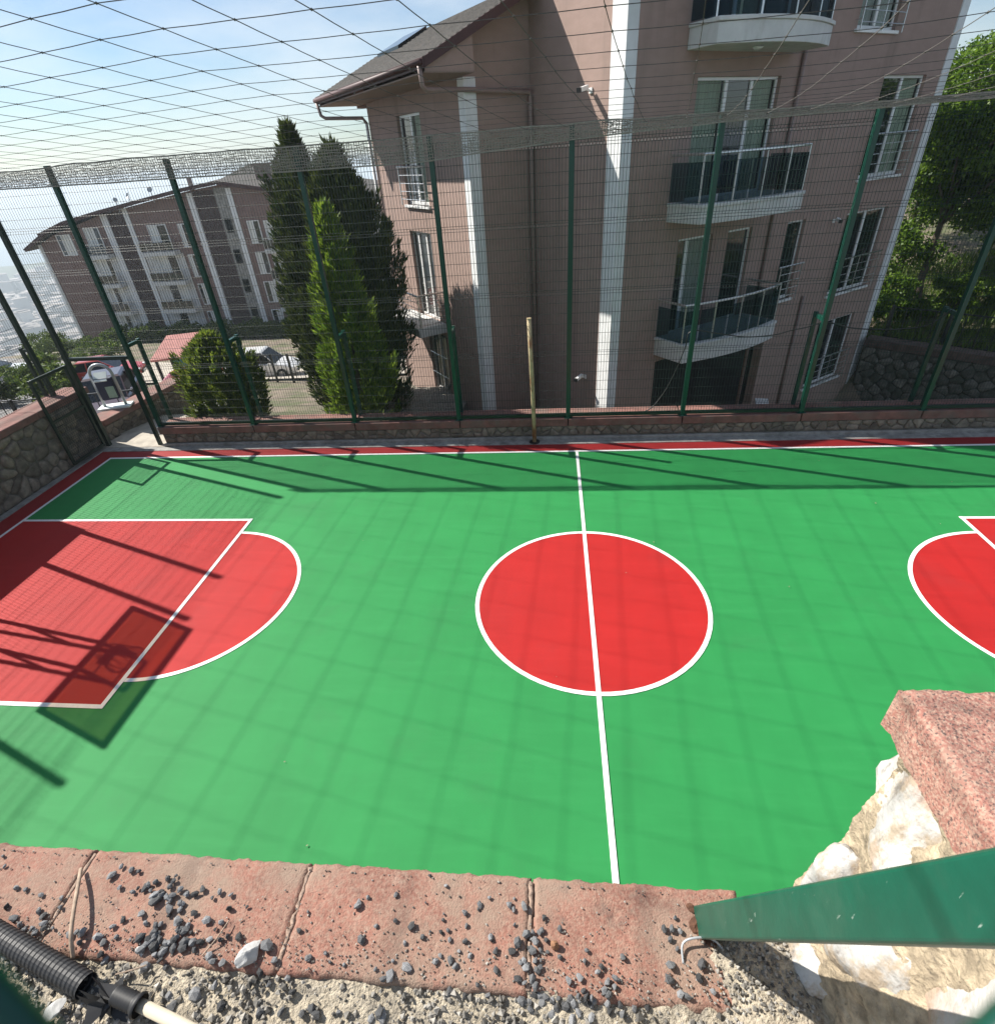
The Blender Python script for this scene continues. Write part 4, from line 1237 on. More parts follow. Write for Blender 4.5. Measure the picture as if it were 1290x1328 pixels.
for (x, z, s, ry) in ((-40.3, 3.8, .2, .6), (-38.9, 4.05, .26, -.5), (-36.6, 4.4, .24, .2)):
    mb = MB()
    mb.M = M2 @ Matrix.Translation((x, -.3, z + .5)) @ Matrix.Rotation(ry, 4, 'Z') @ Matrix.Rotation(R(62), 4, 'X')
    rings = [[(0, 0, 0)]]
    vs_ = [(0, 0, 0)]
    for k in (1, 2, 3):
        for j in range(14): vs_.append((s * k / 3 * math.cos(j * math.pi / 7), s * k / 3 * math.sin(j * math.pi / 7), .35 * s * (k / 3) ** 2))
    fs = [(0, 1 + j, 1 + (j + 1) % 14) for j in range(14)]
    for k in range(2): fs += [(1 + k * 14 + j, 15 + k * 14 + j, 15 + k * 14 + (j + 1) % 14, 1 + k * 14 + (j + 1) % 14) for j in range(14)]
    mb.add(vs_, fs)
    mb.M = M2; mb.tube([(x, -.3, z - .5), (x, -.3, z + .5)], .04, 5)
    mb.build("satellite_dish", MT['grey_tube'], r1)
def strip2(x0, x1, z0, z1, m, name, pr=.06):
    mb = MB(); mb.M = M2; mb.box(x0, x1, -pr, .02, z0, z1); return mb.build(name, MT[m], apt2)
strip2(-42.62, -42.0, -8.6, 3.2, 'trim', 'trim_strip', .14); strip2(-42.0, -40.22, -8.6, 3.35, 'wall_dark', 'dark_bay', .03)
strip2(-40.22, -39.75, -8.6, 3.6, 'trim', 'trim_strip', .14)
strip2(-33.5, -32.9, -8.6, 4.45, 'trim', 'trim_strip', .14); strip2(-32.9, -30.85, -8.6, 4.55, 'wall_dark', 'dark_bay', .03)
strip2(-30.85, -29.65, -8.6, 4.7, 'kerb', 'stair_bay', .05); strip2(-29.65, -29.15, -8.6, 4.65, 'trim', 'trim_strip', .14)
strip2(-50.25, -49.95, -8.6, 1.0, 'trim', 'trim_strip', .1)
def win2(x0, x1, z0, z1, n=2, fill='glass', fr='pvc'):
    mb = MB(); mb.M = M2
    f = .07; d0 = -.1
    mb.box(x0, x0 + f, d0, .01, z0, z1); mb.box(x1 - f, x1, d0, .01, z0, z1); mb.box(x0 + f, x1 - f, d0, .01, z0, z0 + f); mb.box(x0 + f, x1 - f, d0, .01, z1 - f, z1)
    for k in range(1, n): mb.box(x0 + (x1 - x0) * k / n - .035, x0 + (x1 - x0) * k / n + .035, d0 + .01, .01, z0 + f, z1 - f)
    w_ = mb.build("window", MT[fr], apt2)
    for k in range(n):
        mb = MB(); mb.M = M2; a, b = x0 + f + (x1 - x0 - 2 * f) * k / n, x0 + f + (x1 - x0 - 2 * f) * (k + 1) / n
        mb.box(a + .035, b - .035, -.05, -.04, z0 + f, z1 - f); mb.build("pane", MT[fill if (k + int(x0 * 7 + z0)) % 3 else 'glass'], w_)
def bal2(x0, x1, z, out=1.0):
    mb = MB(); mb.M = M2; mb.box(x0, x1, -out, -.07, z - .34, z); b_ = mb.build("balcony", MT['slab'], apt2)
    mb = MB(); mb.M = M2
    mb.bar((x0, -out + .05, z + .95), (x1, -out + .05, z + .95), .05, .05)
    n = 5
    for k in range(n + 1):
        x = x0 + .05 + (x1 - x0 - .1) * k / n
        mb.bar((x, -out + .05, z), (x, -out + .05, z + .95), .035, .035, (1, 0, 0))
    mb.build("railing", MT['steel'], b_)
    mb = MB(); mb.M = M2; mb.box(x0 + .06, x1 - .06, -out + .045, -out + .055, z + .1, z + .8); mb.build("glass_panel", MT['glass'], b_)
for k in range(4):
    dz = -2.64 * k
    win2(-44.95, -43.35, .25 + dz, 2.2 + dz, 3, 'curtain'); bal2(-45.3, -42.75, -.12 + dz)
    win2(-38.4, -36.5, .25 + dz, 2.1 + dz, 2, 'curtain'); bal2(-39.3, -35.9, -.12 + dz)
    if k: strip2(-45.6, -42.7, -.4 + dz, 2.24 + dz, 'slab', 'pale_bay', .02); strip2(-39.7, -35.75, -.4 + dz, 2.24 + dz, 'slab', 'pale_bay', .02)
    win2(-35.35, -34.5, .06 + dz, 2.06 + dz, 2, 'curtain')
    win2(-30.62, -29.95, 1.07 + dz, 2.27 + dz, 1, 'glass', 'iron')
    win2(-28.5, -27.35, 0 + dz, 1.96 + dz, 2, 'curtain'); bal2(-27.15, -25.4, -.45 + dz, .8); win2(-26.9, -25.7, -.2 + dz, 1.9 + dz, 2, 'curtain')
    win2(-22.5, -21.2, 0 + dz, 1.96 + dz, 2, 'curtain'); win2(-17, -15.7, 0 + dz, 1.96 + dz, 2, 'curtain')
win2(-48.0, -46.5, -.1, 1.75, 3, 'curtain')
# ------------------------------------------------------------------ plants
def leaf_mesh(name, P, Dr, Nn, Ln, Wd, m, parent=None):
    """many small pointed leaves: position, direction, normal, length, width as arrays"""
    n = len(P)
    S = np.cross(Dr, Nn)
    S /= np.linalg.norm(S, axis=1, keepdims=True) + 1e-9
    v = np.empty((n, 4, 3))
    v[:, 0] = P
    v[:, 1] = P + Dr * (Ln * .5)[:, None] + S * (Wd * .5)[:, None]
    v[:, 2] = P + Dr * Ln[:, None]
    v[:, 3] = P + Dr * (Ln * .5)[:, None] - S * (Wd * .5)[:, None]
    me = bpy.data.meshes.new(name)
    me.vertices.add(n * 4); me.vertices.foreach_set('co', v.reshape(-1))
    me.loops.add(n * 4); me.loops.foreach_set('vertex_index', np.arange(n * 4, dtype=np.int32))
    me.polygons.add(n); me.polygons.foreach_set('loop_start', np.arange(0, n * 4, 4, dtype=np.int32))
    try: me.polygons.foreach_set('loop_total', np.full(n, 4, dtype=np.int32))
    except Exception: pass
    me.materials.append(m)
    me.update(calc_edges=True); me.validate()
    return link(name, me, parent)
def unit(a): return a / (np.linalg.norm(a, axis=1, keepdims=True) + 1e-9)
def trunk(mb, a, b, r0, r1, seed, n=7):
    a, b = Vector(a), Vector(b)
    pts = [a.lerp(b, k / n) + Vector((noise.noise((seed, k * .6, 0)), noise.noise((seed, k * .6, 7)), 0)) * .12 * (a - b).length / 4 * (k > 0) for k in range(n + 1)]
    mb.tube(pts, [r0 + (r1 - r0) * k / n for k in range(n + 1)], 8)
    return pts
def conifer(name, base, h, rmax, n, m, label, seed, prof, lump=.28, ln=(.16, .36), wd=(.035, .07), tilt=.42, group=None, plume=1.0):
    rg = np.random.default_rng(seed)
    t = thing(name, base, label, 'tree' if 'bush' not in name else 'bush', group)
    mb = MB(); trunk(mb, base, (base[0], base[1], base[2] + h * .9), .13 * h / 6, .02, seed)
    mb.build("trunk", MT['bark'], t, smooth=True)
    # feathery plumes: each is a small upright spindle of sprays rooted near the stem
    npl = int(n / 150)
    ph = rg.random(npl) ** .9
    pth = rg.random(npl) * 2 * np.pi
    pl = rg.uniform(.55, 1.25, npl) * plume
    pr = np.interp(ph, [q[0] for q in prof], [q[1] for q in prof]) * rmax * rg.uniform(.55, 1.0 + lump * .45, npl)
    tipk = rg.uniform(.08, .30, npl) * pl
    pw = rg.uniform(.10, .19, npl) * plume
    i_ = rg.integers(0, npl, n)
    t_ = rg.random(n) ** .9
    c_, s_ = np.cos(pth[i_]), np.sin(pth[i_])
    rad = pr[i_] * .82 + tipk[i_] * t_ - .35 * pw[i_] * (1 - t_)
    zz = ph[i_] * h * .93 - pl[i_] * .25 + pl[i_] * t_
    lim = h * (1 - .12 * np.clip(pr[i_] / rmax, 0, 1)) + .1 * rg.random(n)
    zz = np.where(zz > lim, lim - .6 * (zz - lim) * rg.random(n), zz)
    rad = rad * np.clip((h * 1.02 - zz) / (.16 * h), .12, 1) ** .8
    core = rg.random(n) < .22
    rad = np.where(core, np.interp(np.clip(zz / h, 0, 1), [q[0] for q in prof], [q[1] for q in prof]) * rmax * .62 * rg.random(n) ** .5, rad)
    taper = np.sin(np.pi * np.clip(t_ * .82 + .14, 0, 1)) ** .8
    off = rg.normal(0, 1, (n, 3)) * (pw[i_] * taper * .55)[:, None]
    P = np.stack([base[0] + rad * c_, base[1] + rad * s_, base[2] + np.maximum(zz, .02)], 1) + off
    out = np.stack([c_, s_, np.zeros(n)], 1)
    Dr = unit(out * tilt + np.array([0, 0, 1.0]) + off / (pw[i_][:, None] + .01) * .5 + rg.normal(0, .2, (n, 3)))
    Nn = unit(out + rg.normal(0, .5, (n, 3)))
    leaf_mesh("crown", P, Dr, Nn, rg.uniform(*ln, n), rg.uniform(*wd, n), m, t)
    return t
CP = [(0, .45), (.06, .8), (.25, 1), (.5, .9), (.75, .62), (.9, .32), (1, .04)]
conifer("cypress_tree", (-7.95, 11.7, -1.5), 8.35, 1.32, 40000, MT['cyp_dark'], 'tallest dark cypress with a pointed top behind the fence', 1, [(0, .7), (.1, .95), (.4, 1), (.62, .9), (.8, .62), (.92, .3), (1, .03)], .38, (.14, .32), (.04, .075), group='dark cypresses')
conifer("cypress_tree", (-6.35, 10.25, -1.15), 7.45, 1.36, 40000, MT['cyp_dark'], 'broad dark cypress nearest the corner of the pink block', 2, [(0, .7), (.1, .95), (.4, 1), (.65, .92), (.85, .66), (.95, .34), (1, .03)], .38, (.14, .32), (.04, .075), group='dark cypresses')
conifer("cypress_tree", (-5.75, 7.3, -.95), 6.15, 1.02, 28000, MT['cyp_light'], 'bright green narrow conifer standing close behind the fence', 3, [(0, .8), (.2, 1), (.4, .9), (.6, .66), (.8, .4), (.93, .17), (1, .02)], .42, (.11, .25), (.03, .06), plume=.75)
BP = [(0, .7), (.15, .95), (.45, 1), (.7, .92), (.88, .66), (1, .2)]
conifer("round_bush", (-9.7, 7.4, -.95), 3.3, 1.14, 26000, MT['bush'], 'dense round topped conifer bush behind the left fence posts', 4, BP, .3, (.10, .22), (.03, .055), .6, plume=.62)
def broad(name, base, h, crown_c, crown_r, n, m, label, seed, cat='tree', group=None, leaf=(.10, .19), nclump=70, trunk_r=.16, limbs=6):
    rg = np.random.default_rng(seed)
    t = thing(name, base, label, cat, group)
    c = np.array(crown_c); r = np.array(crown_r)
    mb = MB()
    top = trunk(mb, base, (c[0], c[1], c[2] - r[2] * .2), trunk_r, trunk_r * .45, seed)
    d = unit(rg.normal(0, 1, (nclump, 3)))
    cc = c + d * r * (rg.random((nclump, 1)) ** .45)
    for k in range(limbs):
        trunk(mb, top[-3 + k % 3], tuple(cc[k]), trunk_r * .4, .02, seed + k, 5)
    mb.build("trunk", MT['bark'], t, smooth=True)
    idx = rg.integers(0, nclump, n)
    sz = rg.uniform(.18, .34, nclump)[idx][:, None] * r.mean()
    off = rg.normal(0, 1, (n, 3)); off = unit(off) * (rg.random((n, 1)) ** .5) * sz * np.array([1.15, 1.15, .7])
    P = cc[idx] + off
    Dr = unit(rg.normal(0, 1, (n, 3)) + np.array([0, 0, -.35]))
    Nn = unit(rg.normal(0, .6, (n, 3)) + np.array([0, 0, 1.0]))
    ln = rg.uniform(leaf[0], leaf[1], n)
    leaf_mesh("crown", P, Dr, Nn, ln, ln * rg.uniform(.5, .75, n), m, t)
    return t
GR = 'broadleaf trees on the right bank'
def gz(x, y): return terrain_z(x, y)
for k, (x, y, h, rr, n, lab) in enumerate((
    (14.1, 17.9, 8.3, (2.4, 2.4, 3.1), 32000, 'leafy tree nearest the right corner of the pink block'),
    (17.3, 16.8, 9.0, (2.8, 2.8, 3.5), 36000, 'leafy tree at the right edge, its crown crossing the net line'),
    (15.4, 22.0, 8.4, (2.8, 2.8, 3.2), 26000, 'leafy tree behind the one at the pink block corner'),
    (20.6, 20.6, 10.2, (3.2, 3.2, 4.0), 26000, 'tallest leafy tree far back at the right edge'),
    (20.5, 12.6, 8.2, (2.8, 2.8, 3.3), 14000, 'leafy tree beyond the right edge of the view'),
    (18.0, 26.0, 8.6, (3.6, 3.6, 3.9), 22000, 'leafy tree deepest in the shade of the right bank'))):
    b = (x, y, gz(x, y) - .1)
    broad("broadleaf_tree", b, h, (x, y, b[2] + h - rr[2]), rr, n, MT['tree'], lab, 60 + k, group=GR, limbs=8)
# shrubs under those trees
for k, (x, y, s, lab) in enumerate(((12.9, 17.4, 1.5, 'low shrub next to the right corner of the pink block'), (15.4, 17.2, 1.3, 'small shrub between the two nearest trees on the right bank'), (17.6, 15.4, 1.5, 'low shrub in front of the tree at the right edge'),
    (19.6, 14.6, 1.3, 'small shrub beyond the right edge of the stone wall view'), (13.0, 21.5, 2.0, 'taller shrub deep behind the pink block corner'), (22, 16, 2.2, 'taller shrub far right under the tallest tree'))):
    b = (x, y, gz(x, y))
    broad("shrub", b, s, (x, y, b[2] + s * .55), (s * .9, s * .9, s * .55), 5000, MT['tree'], lab, 90 + k, 'shrub', 'shrubs under the trees', (.10, .18), 30, .05, 3)
# street plants on the left
GL = 'bushes beside the lane'
for k, (x, y, h, r, lab) in enumerate(((-20.8, 13.4, 1.6, 1.3, 'yellowish green bush right of the lane behind the gate lintel'), (-24.5, 13.5, 1.6, 1.6, 'dark bush left of the lane past the corner post'),
    (-29, 20.5, 1.6, 1.8, 'bush behind the red car'), (-22.0, 9.0, 1.4, 1.3, 'dark bush at the left edge past the stone wall'), (-33, 30, 2.0, 2.0, 'olive green bush in front of the brown block'),
    (-42, 36, 2.2, 2.4, 'low bush left of the brown block'), (-27.5, 10.5, 1.6, 1.9, 'wide bush at the left edge farther down the slope'), (-50, 44, 2.2, 2.4, 'bush at the foot of the brown block corner'))):
    b = (x, y, gz(x, y))
    broad("bush", b, h, (x, y, b[2] + h * .55), (r, r, h * .5), 6500, MT['hedge'], lab, 120 + k, 'bush', GL, (.10, .2), 40, .08, 4)
# hedge before the brown block
hd = thing("hedge", (-36, 44.5, gz(-36, 44.5)), 'long clipped hedge running in front of the brown apartment block', 'hedge')
rg = np.random.default_rng(5)
n = 26000
x = rg.uniform(-54, -16, n); y = 44.5 + rg.uniform(-.9, .9, n)
zt = 1.35 + .25 * np.sin(x * 1.7) + .2 * np.sin(x * 4.1)
z = np.array([terrain_z(a, 44.5) for a in x]) + zt * rg.random(n) ** .6
P = np.stack([x, y, z], 1)
leaf_mesh("foliage", P, unit(rg.normal(0, 1, (n, 3)) + [0, 0, .5]), unit(rg.normal(0, 1, (n, 3))), rg.uniform(.18, .32, n), rg.uniform(.12, .2, n), MT['hedge'], hd)
# grass on the right bank
n = 24000
rg = np.random.default_rng(8)
x = rg.uniform(10.9, 26, n); y = rg.uniform(4, 23, n)
keep = ((x - 11.0) * .65 + (y - 14.75) * .76) > .6
x, y = x[keep], y[keep]; n = len(x)
P = np.stack([x, y, np.array([terrain_z(a, b) for a, b in zip(x, y)]) - .02], 1)
gr = leaf_mesh("grass", P, unit(rg.normal(0, .35, (n, 3)) + [0, 0, 1]), unit(rg.normal(0, 1, (n, 3)) * [1, 1, .1]), rg.uniform(.25, .75, n), rg.uniform(.025, .06, n), MT['grass'])
tag(gr, 'sunlit rough grass on the bank above the right retaining wall', 'grass', kind='stuff')

# ------------------------------------------------------------------ cars
def make_car(label, paint, kind, pos, rz, group='cars parked down the lane'):
    suv = kind == 'suv'
    t = thing("parked_car", (0, 0, 0), label, 'car', group)
    H = 1.66 if suv else 1.44
    L_, W = 4.4, 1.8
    st = [(-2.2, .45, .62, .70), (-2.12, .30, .82, .84), (-1.7, .28, .95 if suv else .90, .89), (-1.0, .26, 1.0 if suv else .93, .90), (.2, .26, .99 if suv else .92, .90), (.95, .26, .96 if suv else .90, .89), (1.6, .28, .86 if suv else .80, .86), (2.05, .32, .70, .80), (2.2, .42, .60, .66)]
    mb = MB()
    vs_ = []
    for x, zb, zt, w in st:
        zm = zb + (zt - zb) * .55
        vs_ += [(x, -w * .93, zb), (x, -w, zm), (x, -w * .97, zt - .03), (x, -w * .88, zt), (x, w * .88, zt), (x, w * .97, zt - .03), (x, w, zm), (x, w * .93, zb)]
    fs = []
    for i in range(len(st) - 1):
        for k in range(8):
            fs.append((i * 8 + k, i * 8 + (k + 1) % 8, (i + 1) * 8 + (k + 1) % 8, (i + 1) * 8 + k))
    fs += [tuple(range(8)), tuple(range(len(st) * 8 - 1, len(st) * 8 - 9, -1))]
    mb.add(vs_, fs)
    body = mb.build("body", paint, t, smooth=False, bevel=.03)
    zb0 = st[3][2] - .02
    gh = ([(-2.0, .80, zb0 - .02), (-1.75, .66, H - .05), (.35, .66, H - .04), (1.05, .80, zb0 - .04)] if suv else [(-1.65, .78, zb0 - .02), (-1.0, .62, H - .05), (.25, .62, H - .04), (1.1, .78, zb0 - .03)])
    mb = MB(); vs_ = []
    for x, w, z in gh: vs_ += [(x, -w, z), (x, w, z)]
    mb.add(vs_, [(0, 2, 4, 6), (1, 7, 5, 3), (0, 1, 3, 2), (4, 5, 7, 6)]); mb.build("glasshouse", MT['carglass'], t)
    mb = MB(); (x1, w1, z1), (x2, w2, z2) = gh[1], gh[2]
    mb.add([(x1 - .06, -w1 - .02, z1 - .03), (x2 + .03, -w2 - .01, z2 - .02), (x2 + .03, w2 + .01, z2 - .02), (x1 - .06, w1 + .02, z1 - .03), (x1 + .1, -w1 + .08, z1 + .045), (x2 - .1, -w2 + .08, z2 + .05), (x2 - .1, w2 - .08, z2 + .05), (x1 + .1, w1 - .08, z1 + .045)],
           [(0, 1, 5, 4), (1, 2, 6, 5), (2, 3, 7, 6), (3, 0, 4, 7), (4, 5, 6, 7)])
    mb.build("roof", paint, t)
    mb = MB()
    for s in (-1, 1):
        for (a, b) in ((gh[0], gh[1]), (gh[2], gh[3])): mb.bar((a[0], s * a[1], a[2]), (b[0], s * b[1], b[2]), .035, .04)
        xm = -.45; mb.bar((xm, s * .80, zb0), (xm + .02, s * .655, H - .05), .05, .05)
    mb.build("pillar", paint, t)
    for x in (-1.35, 1.35):
        for s in (-1, 1):
            mb = MB(); mb.tube([(x, s * .72, .33), (x, s * .91, .33)], .33, 18); w_ = mb.build("wheel", MT['tyre'], t)
            mb = MB(); mb.tube([(x, s * .80, .33), (x, s * .925, .33)], .2, 12); mb.build("rim", MT['rim'], w_)
    for s in (-1, 1):
        mb = MB(); mb.box(2.02, 2.2, s * .58 - .13, s * .58 + .13, .60, .70); mb.build("headlight", MT['lamp'], t)
        mb = MB(); mb.box(-2.21, -2.08, s * .66 - .1, s * .66 + .1, .70, .86); mb.build("tail_lamp", MT['lampred'], t)
        mb = MB(); mb.box(.72, .88, s * .95 - .08, s * .95 + .08, .95, 1.07); mb.build("mirror", paint, t)
    mb = MB(); mb.box(2.16, 2.235, -.5, .5, .36, .52); mb.build("grille", MT['iron'], t)
    mb = MB(); mb.box(2.237, 2.245, -.26, .26, .40, .50); mb.build("number_plate", MT['pvc'], t)
    t.location = pos; t.rotation_euler = (0, 0, rz)
    return t
make_car('white estate car parked beyond the black railing behind the bush', MT['car_white'], 'suv', (-18.0, 24.6, gz(-18.0, 24.6) + .15), R(6))
make_car('red car parked on the lane left of the brown block', MT['car_red'], 'sedan', (-27.0, 22.8, gz(-27, 22.8) + .2), R(20))
make_car('dark maroon car with pale windscreen parked just outside the gate', MT['car_dark'], 'sedan', (-16.4, 10.9, gz(-16.4, 10.9) + .12), R(-62))
make_car('pale silver car far down the slope at the left edge', MT['car_white'], 'sedan', (-34.0, 22.5, gz(-34, 22.5) + .25), R(35))
# kiosk with pink roof
hut = thing("kiosk", (-19.1, 19.9, gz(-19.1, 19.9)), 'small open hut with a pink hipped roof beside the parked cars', 'hut')
hz0 = gz(-19.1, 19.9)
MH = Matrix.Translation((-19.1, 19.9, hz0)) @ Matrix.Rotation(R(18), 4, 'Z') @ Matrix.Scale(.95, 4)
mb = MB(); mb.M = MH
mb.add([(-1.6, -1.3, 2.0), (1.6, -1.3, 2.0), (1.6, 1.3, 2.0), (-1.6, 1.3, 2.0), (-.8, 0, 2.85), (.8, 0, 2.85), (-1.6, -1.3, 1.9), (1.6, -1.3, 1.9), (1.6, 1.3, 1.9), (-1.6, 1.3, 1.9)],
       [(0, 1, 5, 4), (1, 2, 5), (2, 3, 4, 5), (3, 0, 4), (6, 7, 1, 0), (7, 8, 2, 1), (8, 9, 3, 2), (9, 6, 0, 3), (9, 8, 7, 6)])
mb.build("roof", MT['pink'], hut)
for x in (-1.4, 1.4):
    for y in (-1.1, 1.1):
        mb = MB(); mb.M = MH; mb.box(x - .06, x + .06, y - .06, y + .06, 0, 1.9); mb.build("post", MT['iron'], hut)
mb = MB(); mb.M = MH; mb.box(-1.3, .2, 1.0, 1.06, .1, 1.5); mb.build("back_panel", MT['turq'], hut)
mb = MB(); mb.M = MH; mb.box(-1.35, 1.35, -1.1, -.85, .02, .8); mb.build("counter", MT['orange'], hut)
for k, (px, py, m, lab, h) in enumerate(((-18.3, 17.9, 'orange', 'orange brown crate stack in front of the pink roofed hut', 1.1), (-19.3, 18.1, 'pinkcloth', 'pink bundle beside the orange brown crates', .9), (-17.6, 18.2, 'turq', 'turquoise bin right of the orange brown crates', 1.2))):
    z0 = gz(px, py)
    t = thing(("crate_stack", "cloth_bundle", "waste_bin")[k], (px, py, z0), lab, ('crates', 'bundle', 'bin')[k])
    if k == 0:
        for q in range(3):
            mb = MB()
            for sx in (-1, 1): mb.box(px + sx * .48 - .02, px + sx * .48 + .02, py - .35, py + .35, z0 + q * .37, z0 + q * .37 + .32)
            for sy in (-1, 1):
                for hh in (.02, .13, .24): mb.box(px - .45, px + .45, py + sy * .34 - .015, py + sy * .34 + .015, z0 + q * .37 + hh, z0 + q * .37 + hh + .08)
            mb.box(px - .45, px + .45, py - .32, py + .32, z0 + q * .37, z0 + q * .37 + .03)
            mb.build("crate", MT[m], t)
    elif k == 1:
        mb = MB(); rock(mb, (px, py, z0 + .42), (.6, .5, .55), 9, 3, .4); mb.build("cloth", MT[m], t, smooth=True)
    else:
        mb = MB(); mb.tube([(px, py, z0), (px, py, z0 + 1.0)], [.28, .34], 12); mb.build("body", MT[m], t)
        mb = MB(); mb.tube([(px, py, z0 + 1.0), (px, py, z0 + 1.06), (px, py, z0 + 1.16)], [.37, .36, .12], 12); mb.build("lid", MT['iron'], t)
# black railings
def railing(pts, h, label, step=.5, bars=True, zf=None):
    P_ = [Vector((x, y, (zf(x, y) if zf else gz(x, y)) + .02)) for x, y in pts]
    t = thing("railing", P_[0], label, 'railing', 'black iron railings')
    mbp = MB(); mbr = MB()
    for a, b in zip(P_, P_[1:]):
        l = (b - a).length; n = max(1, round(l / step))
        for z in (.12, h - .06): mbr.bar(a + Vector((0, 0, z)), b + Vector((0, 0, z)), .05, .04)
        for k in range(n + 1):
            p = a.lerp(b, k / n)
            if k % 4 == 0 or not bars:
                m2 = MB(); m2.box(p.x - .045, p.x + .045, p.y - .045, p.y + .045, p.z - .15, p.z + h); m2.build("post", MT['iron'], t)
            else: mbr.bar(p + Vector((0, 0, .12)), p + Vector((0, 0, h - .06)), .022, .022)
    mbr.build("bars", MT['iron'], t)
    return t
railing([(-16.2, 20.8), (-12.6, 19.0), (-9.2, 18.2)], 1.5, 'black iron railing in front of the white estate car', .35)
railing([(-14.0, 9.3), (-17.6, 8.4), (-22, 9.6), (-29, 14)], 1.3, 'black iron railing along the lane left of the gate', .6)
railing([(11.9, 15.3), (15.6, 12.15), (21.4, 7.2)], 1.25, 'black iron railing on the bank above the right retaining wall', .45)
# terrace of boards beside the block
ter = thing("terrace", (-5.1, 10.6, -.95), 'low terrace of grey boards between the cypresses and the pink block', 'terrace')
MTt = Matrix.Translation((-5.0, 10.4, -.92)) @ Matrix.Rotation(math.atan2(IN.y, IN.x) + R(52), 4, 'Z')
mb = MB(); mb.M = MTt; mb.box(-1.6, 1.6, -1.5, 1.5, -.3, -.045); mb.build("base", MT['concrete'], ter)
for k in range(10):
    mb = MB(); mb.M = MTt; mb.box(-1.6, 1.6, -1.5 + k * .3, -1.5 + k * .3 + .27, -.04, random.uniform(-.004, .006)); mb.build("plank", MT['plank'], ter)

# ------------------------------------------------------------------ single things round the court
t = thing("rusty_pole", (-1.02, 5.53, 0.0), 'rusty cream painted steel pole standing at the foot of the far wall', 'pole')
mb = MB(); mb.tube([(-1.0, 5.52, 0.0), (-1.01, 5.53, .9), (-1.035, 5.545, 1.9), (-1.06, 5.555, 2.93)], .05, 14); mb.build("shaft", MT['rust'], t, smooth=True)
mb = MB(); mb.tube([(-1.06, 5.555, 2.93), (-1.06, 5.555, 2.955)], .054, 14); mb.build("cap", MT['rust'], t)
mb = MB(); mb.tube([(-1.0, 5.52, 0.012), (-1.0, 5.52, .03)], .13, 12); mb.build("foot", MT['iron'], t)
def spline(pts, sub=6):
    P_ = [Vector(p) for p in pts]; out = []
    for i in range(len(P_) - 1):
        p0, p1, p2, p3 = P_[max(0, i - 1)], P_[i], P_[i + 1], P_[min(len(P_) - 1, i + 2)]
        for k in range(sub):
            t = k / sub
            out.append(.5 * ((2 * p1) + (p2 - p0) * t + (2 * p0 - 5 * p1 + 4 * p2 - p3) * t * t + (3 * p1 - p0 - 3 * p2 + p3) * t ** 3))
    out.append(P_[-1]); return out
mb = MB()
mb.tube(spline([(-.1, 5.9, .57), (.6, 5.9, .57), (1.34, 5.84, .57), (1.72, 5.83, .67), (2.0, 5.83, 1.05), (2.2, 5.83, 1.54), (2.35, 5.83, 2.08), (2.44, 5.84, 2.46), (2.99, 5.83, 2.4), (3.59, 5.83, 2.3), (4.17, 5.83, 2.32), (4.5, 5.83, 2.4), (4.83, 5.83, 2.46), (5.2, 5.83, 2.55), (5.74, 5.83, 2.41), (6.26, 5.83, 2.36), (6.71, 5.83, 2.35), (7.23, 5.83, 2.41), (7.6, 5.83, 2.7)]), .013, 6)
tag(mb.build("cable", MT['cable'], smooth=True), 'black cable sagging along the right part of the far fence', 'cable')
# arched stand on the low wall
t = thing("notice_stand", (-12.86, 7.05, .58), 'grey arched tube stand with a dark blue box on the low wall outside the gate', 'stand')
MS = Matrix.Translation((-12.86, 7.05, .585)) @ Matrix.Rotation(R(18), 4, 'Z')
mb = MB(); mb.M = MS; mb.box(-.42, .42, -.2, .2, 0, .05); mb.build("base_plate", MT['paper'], t, bevel=.01)
mb = MB(); mb.M = MS
mb.tube([(-.27, 0, .05), (-.27, 0, .95)] + [(-.27 * math.cos(k * math.pi / 10), 0, .95 + .27 * math.sin(k * math.pi / 10)) for k in range(11)] + [(.27, 0, .05)], .04, 10); mb.build("arched_tube", MT['grey_tube'], t, smooth=True)
mb = MB(); mb.M = MS; mb.box(-.22, .22, -.09, .09, .25, .86); bx = mb.build("box", MT['navy'], t, bevel=.015)
mb = MB(); mb.M = MS; mb.box(-.02, .20, -.094, -.091, .30, .62); mb.build("notice", MT['paper_green'], bx)
mb = MB(); mb.M = MS; mb.add([(-.2, -.13, .80), (.12, -.13, .80), (.12, .06, 1.0), (-.2, .06, 1.0), (-.2, -.12, .78), (.12, -.12, .78), (.12, .07, .98), (-.2, .07, .98)], [(0, 1, 2, 3), (7, 6, 5, 4), (0, 4, 5, 1), (2, 6, 7, 3)]); mb.build("sheet", MT['paper'], bx)

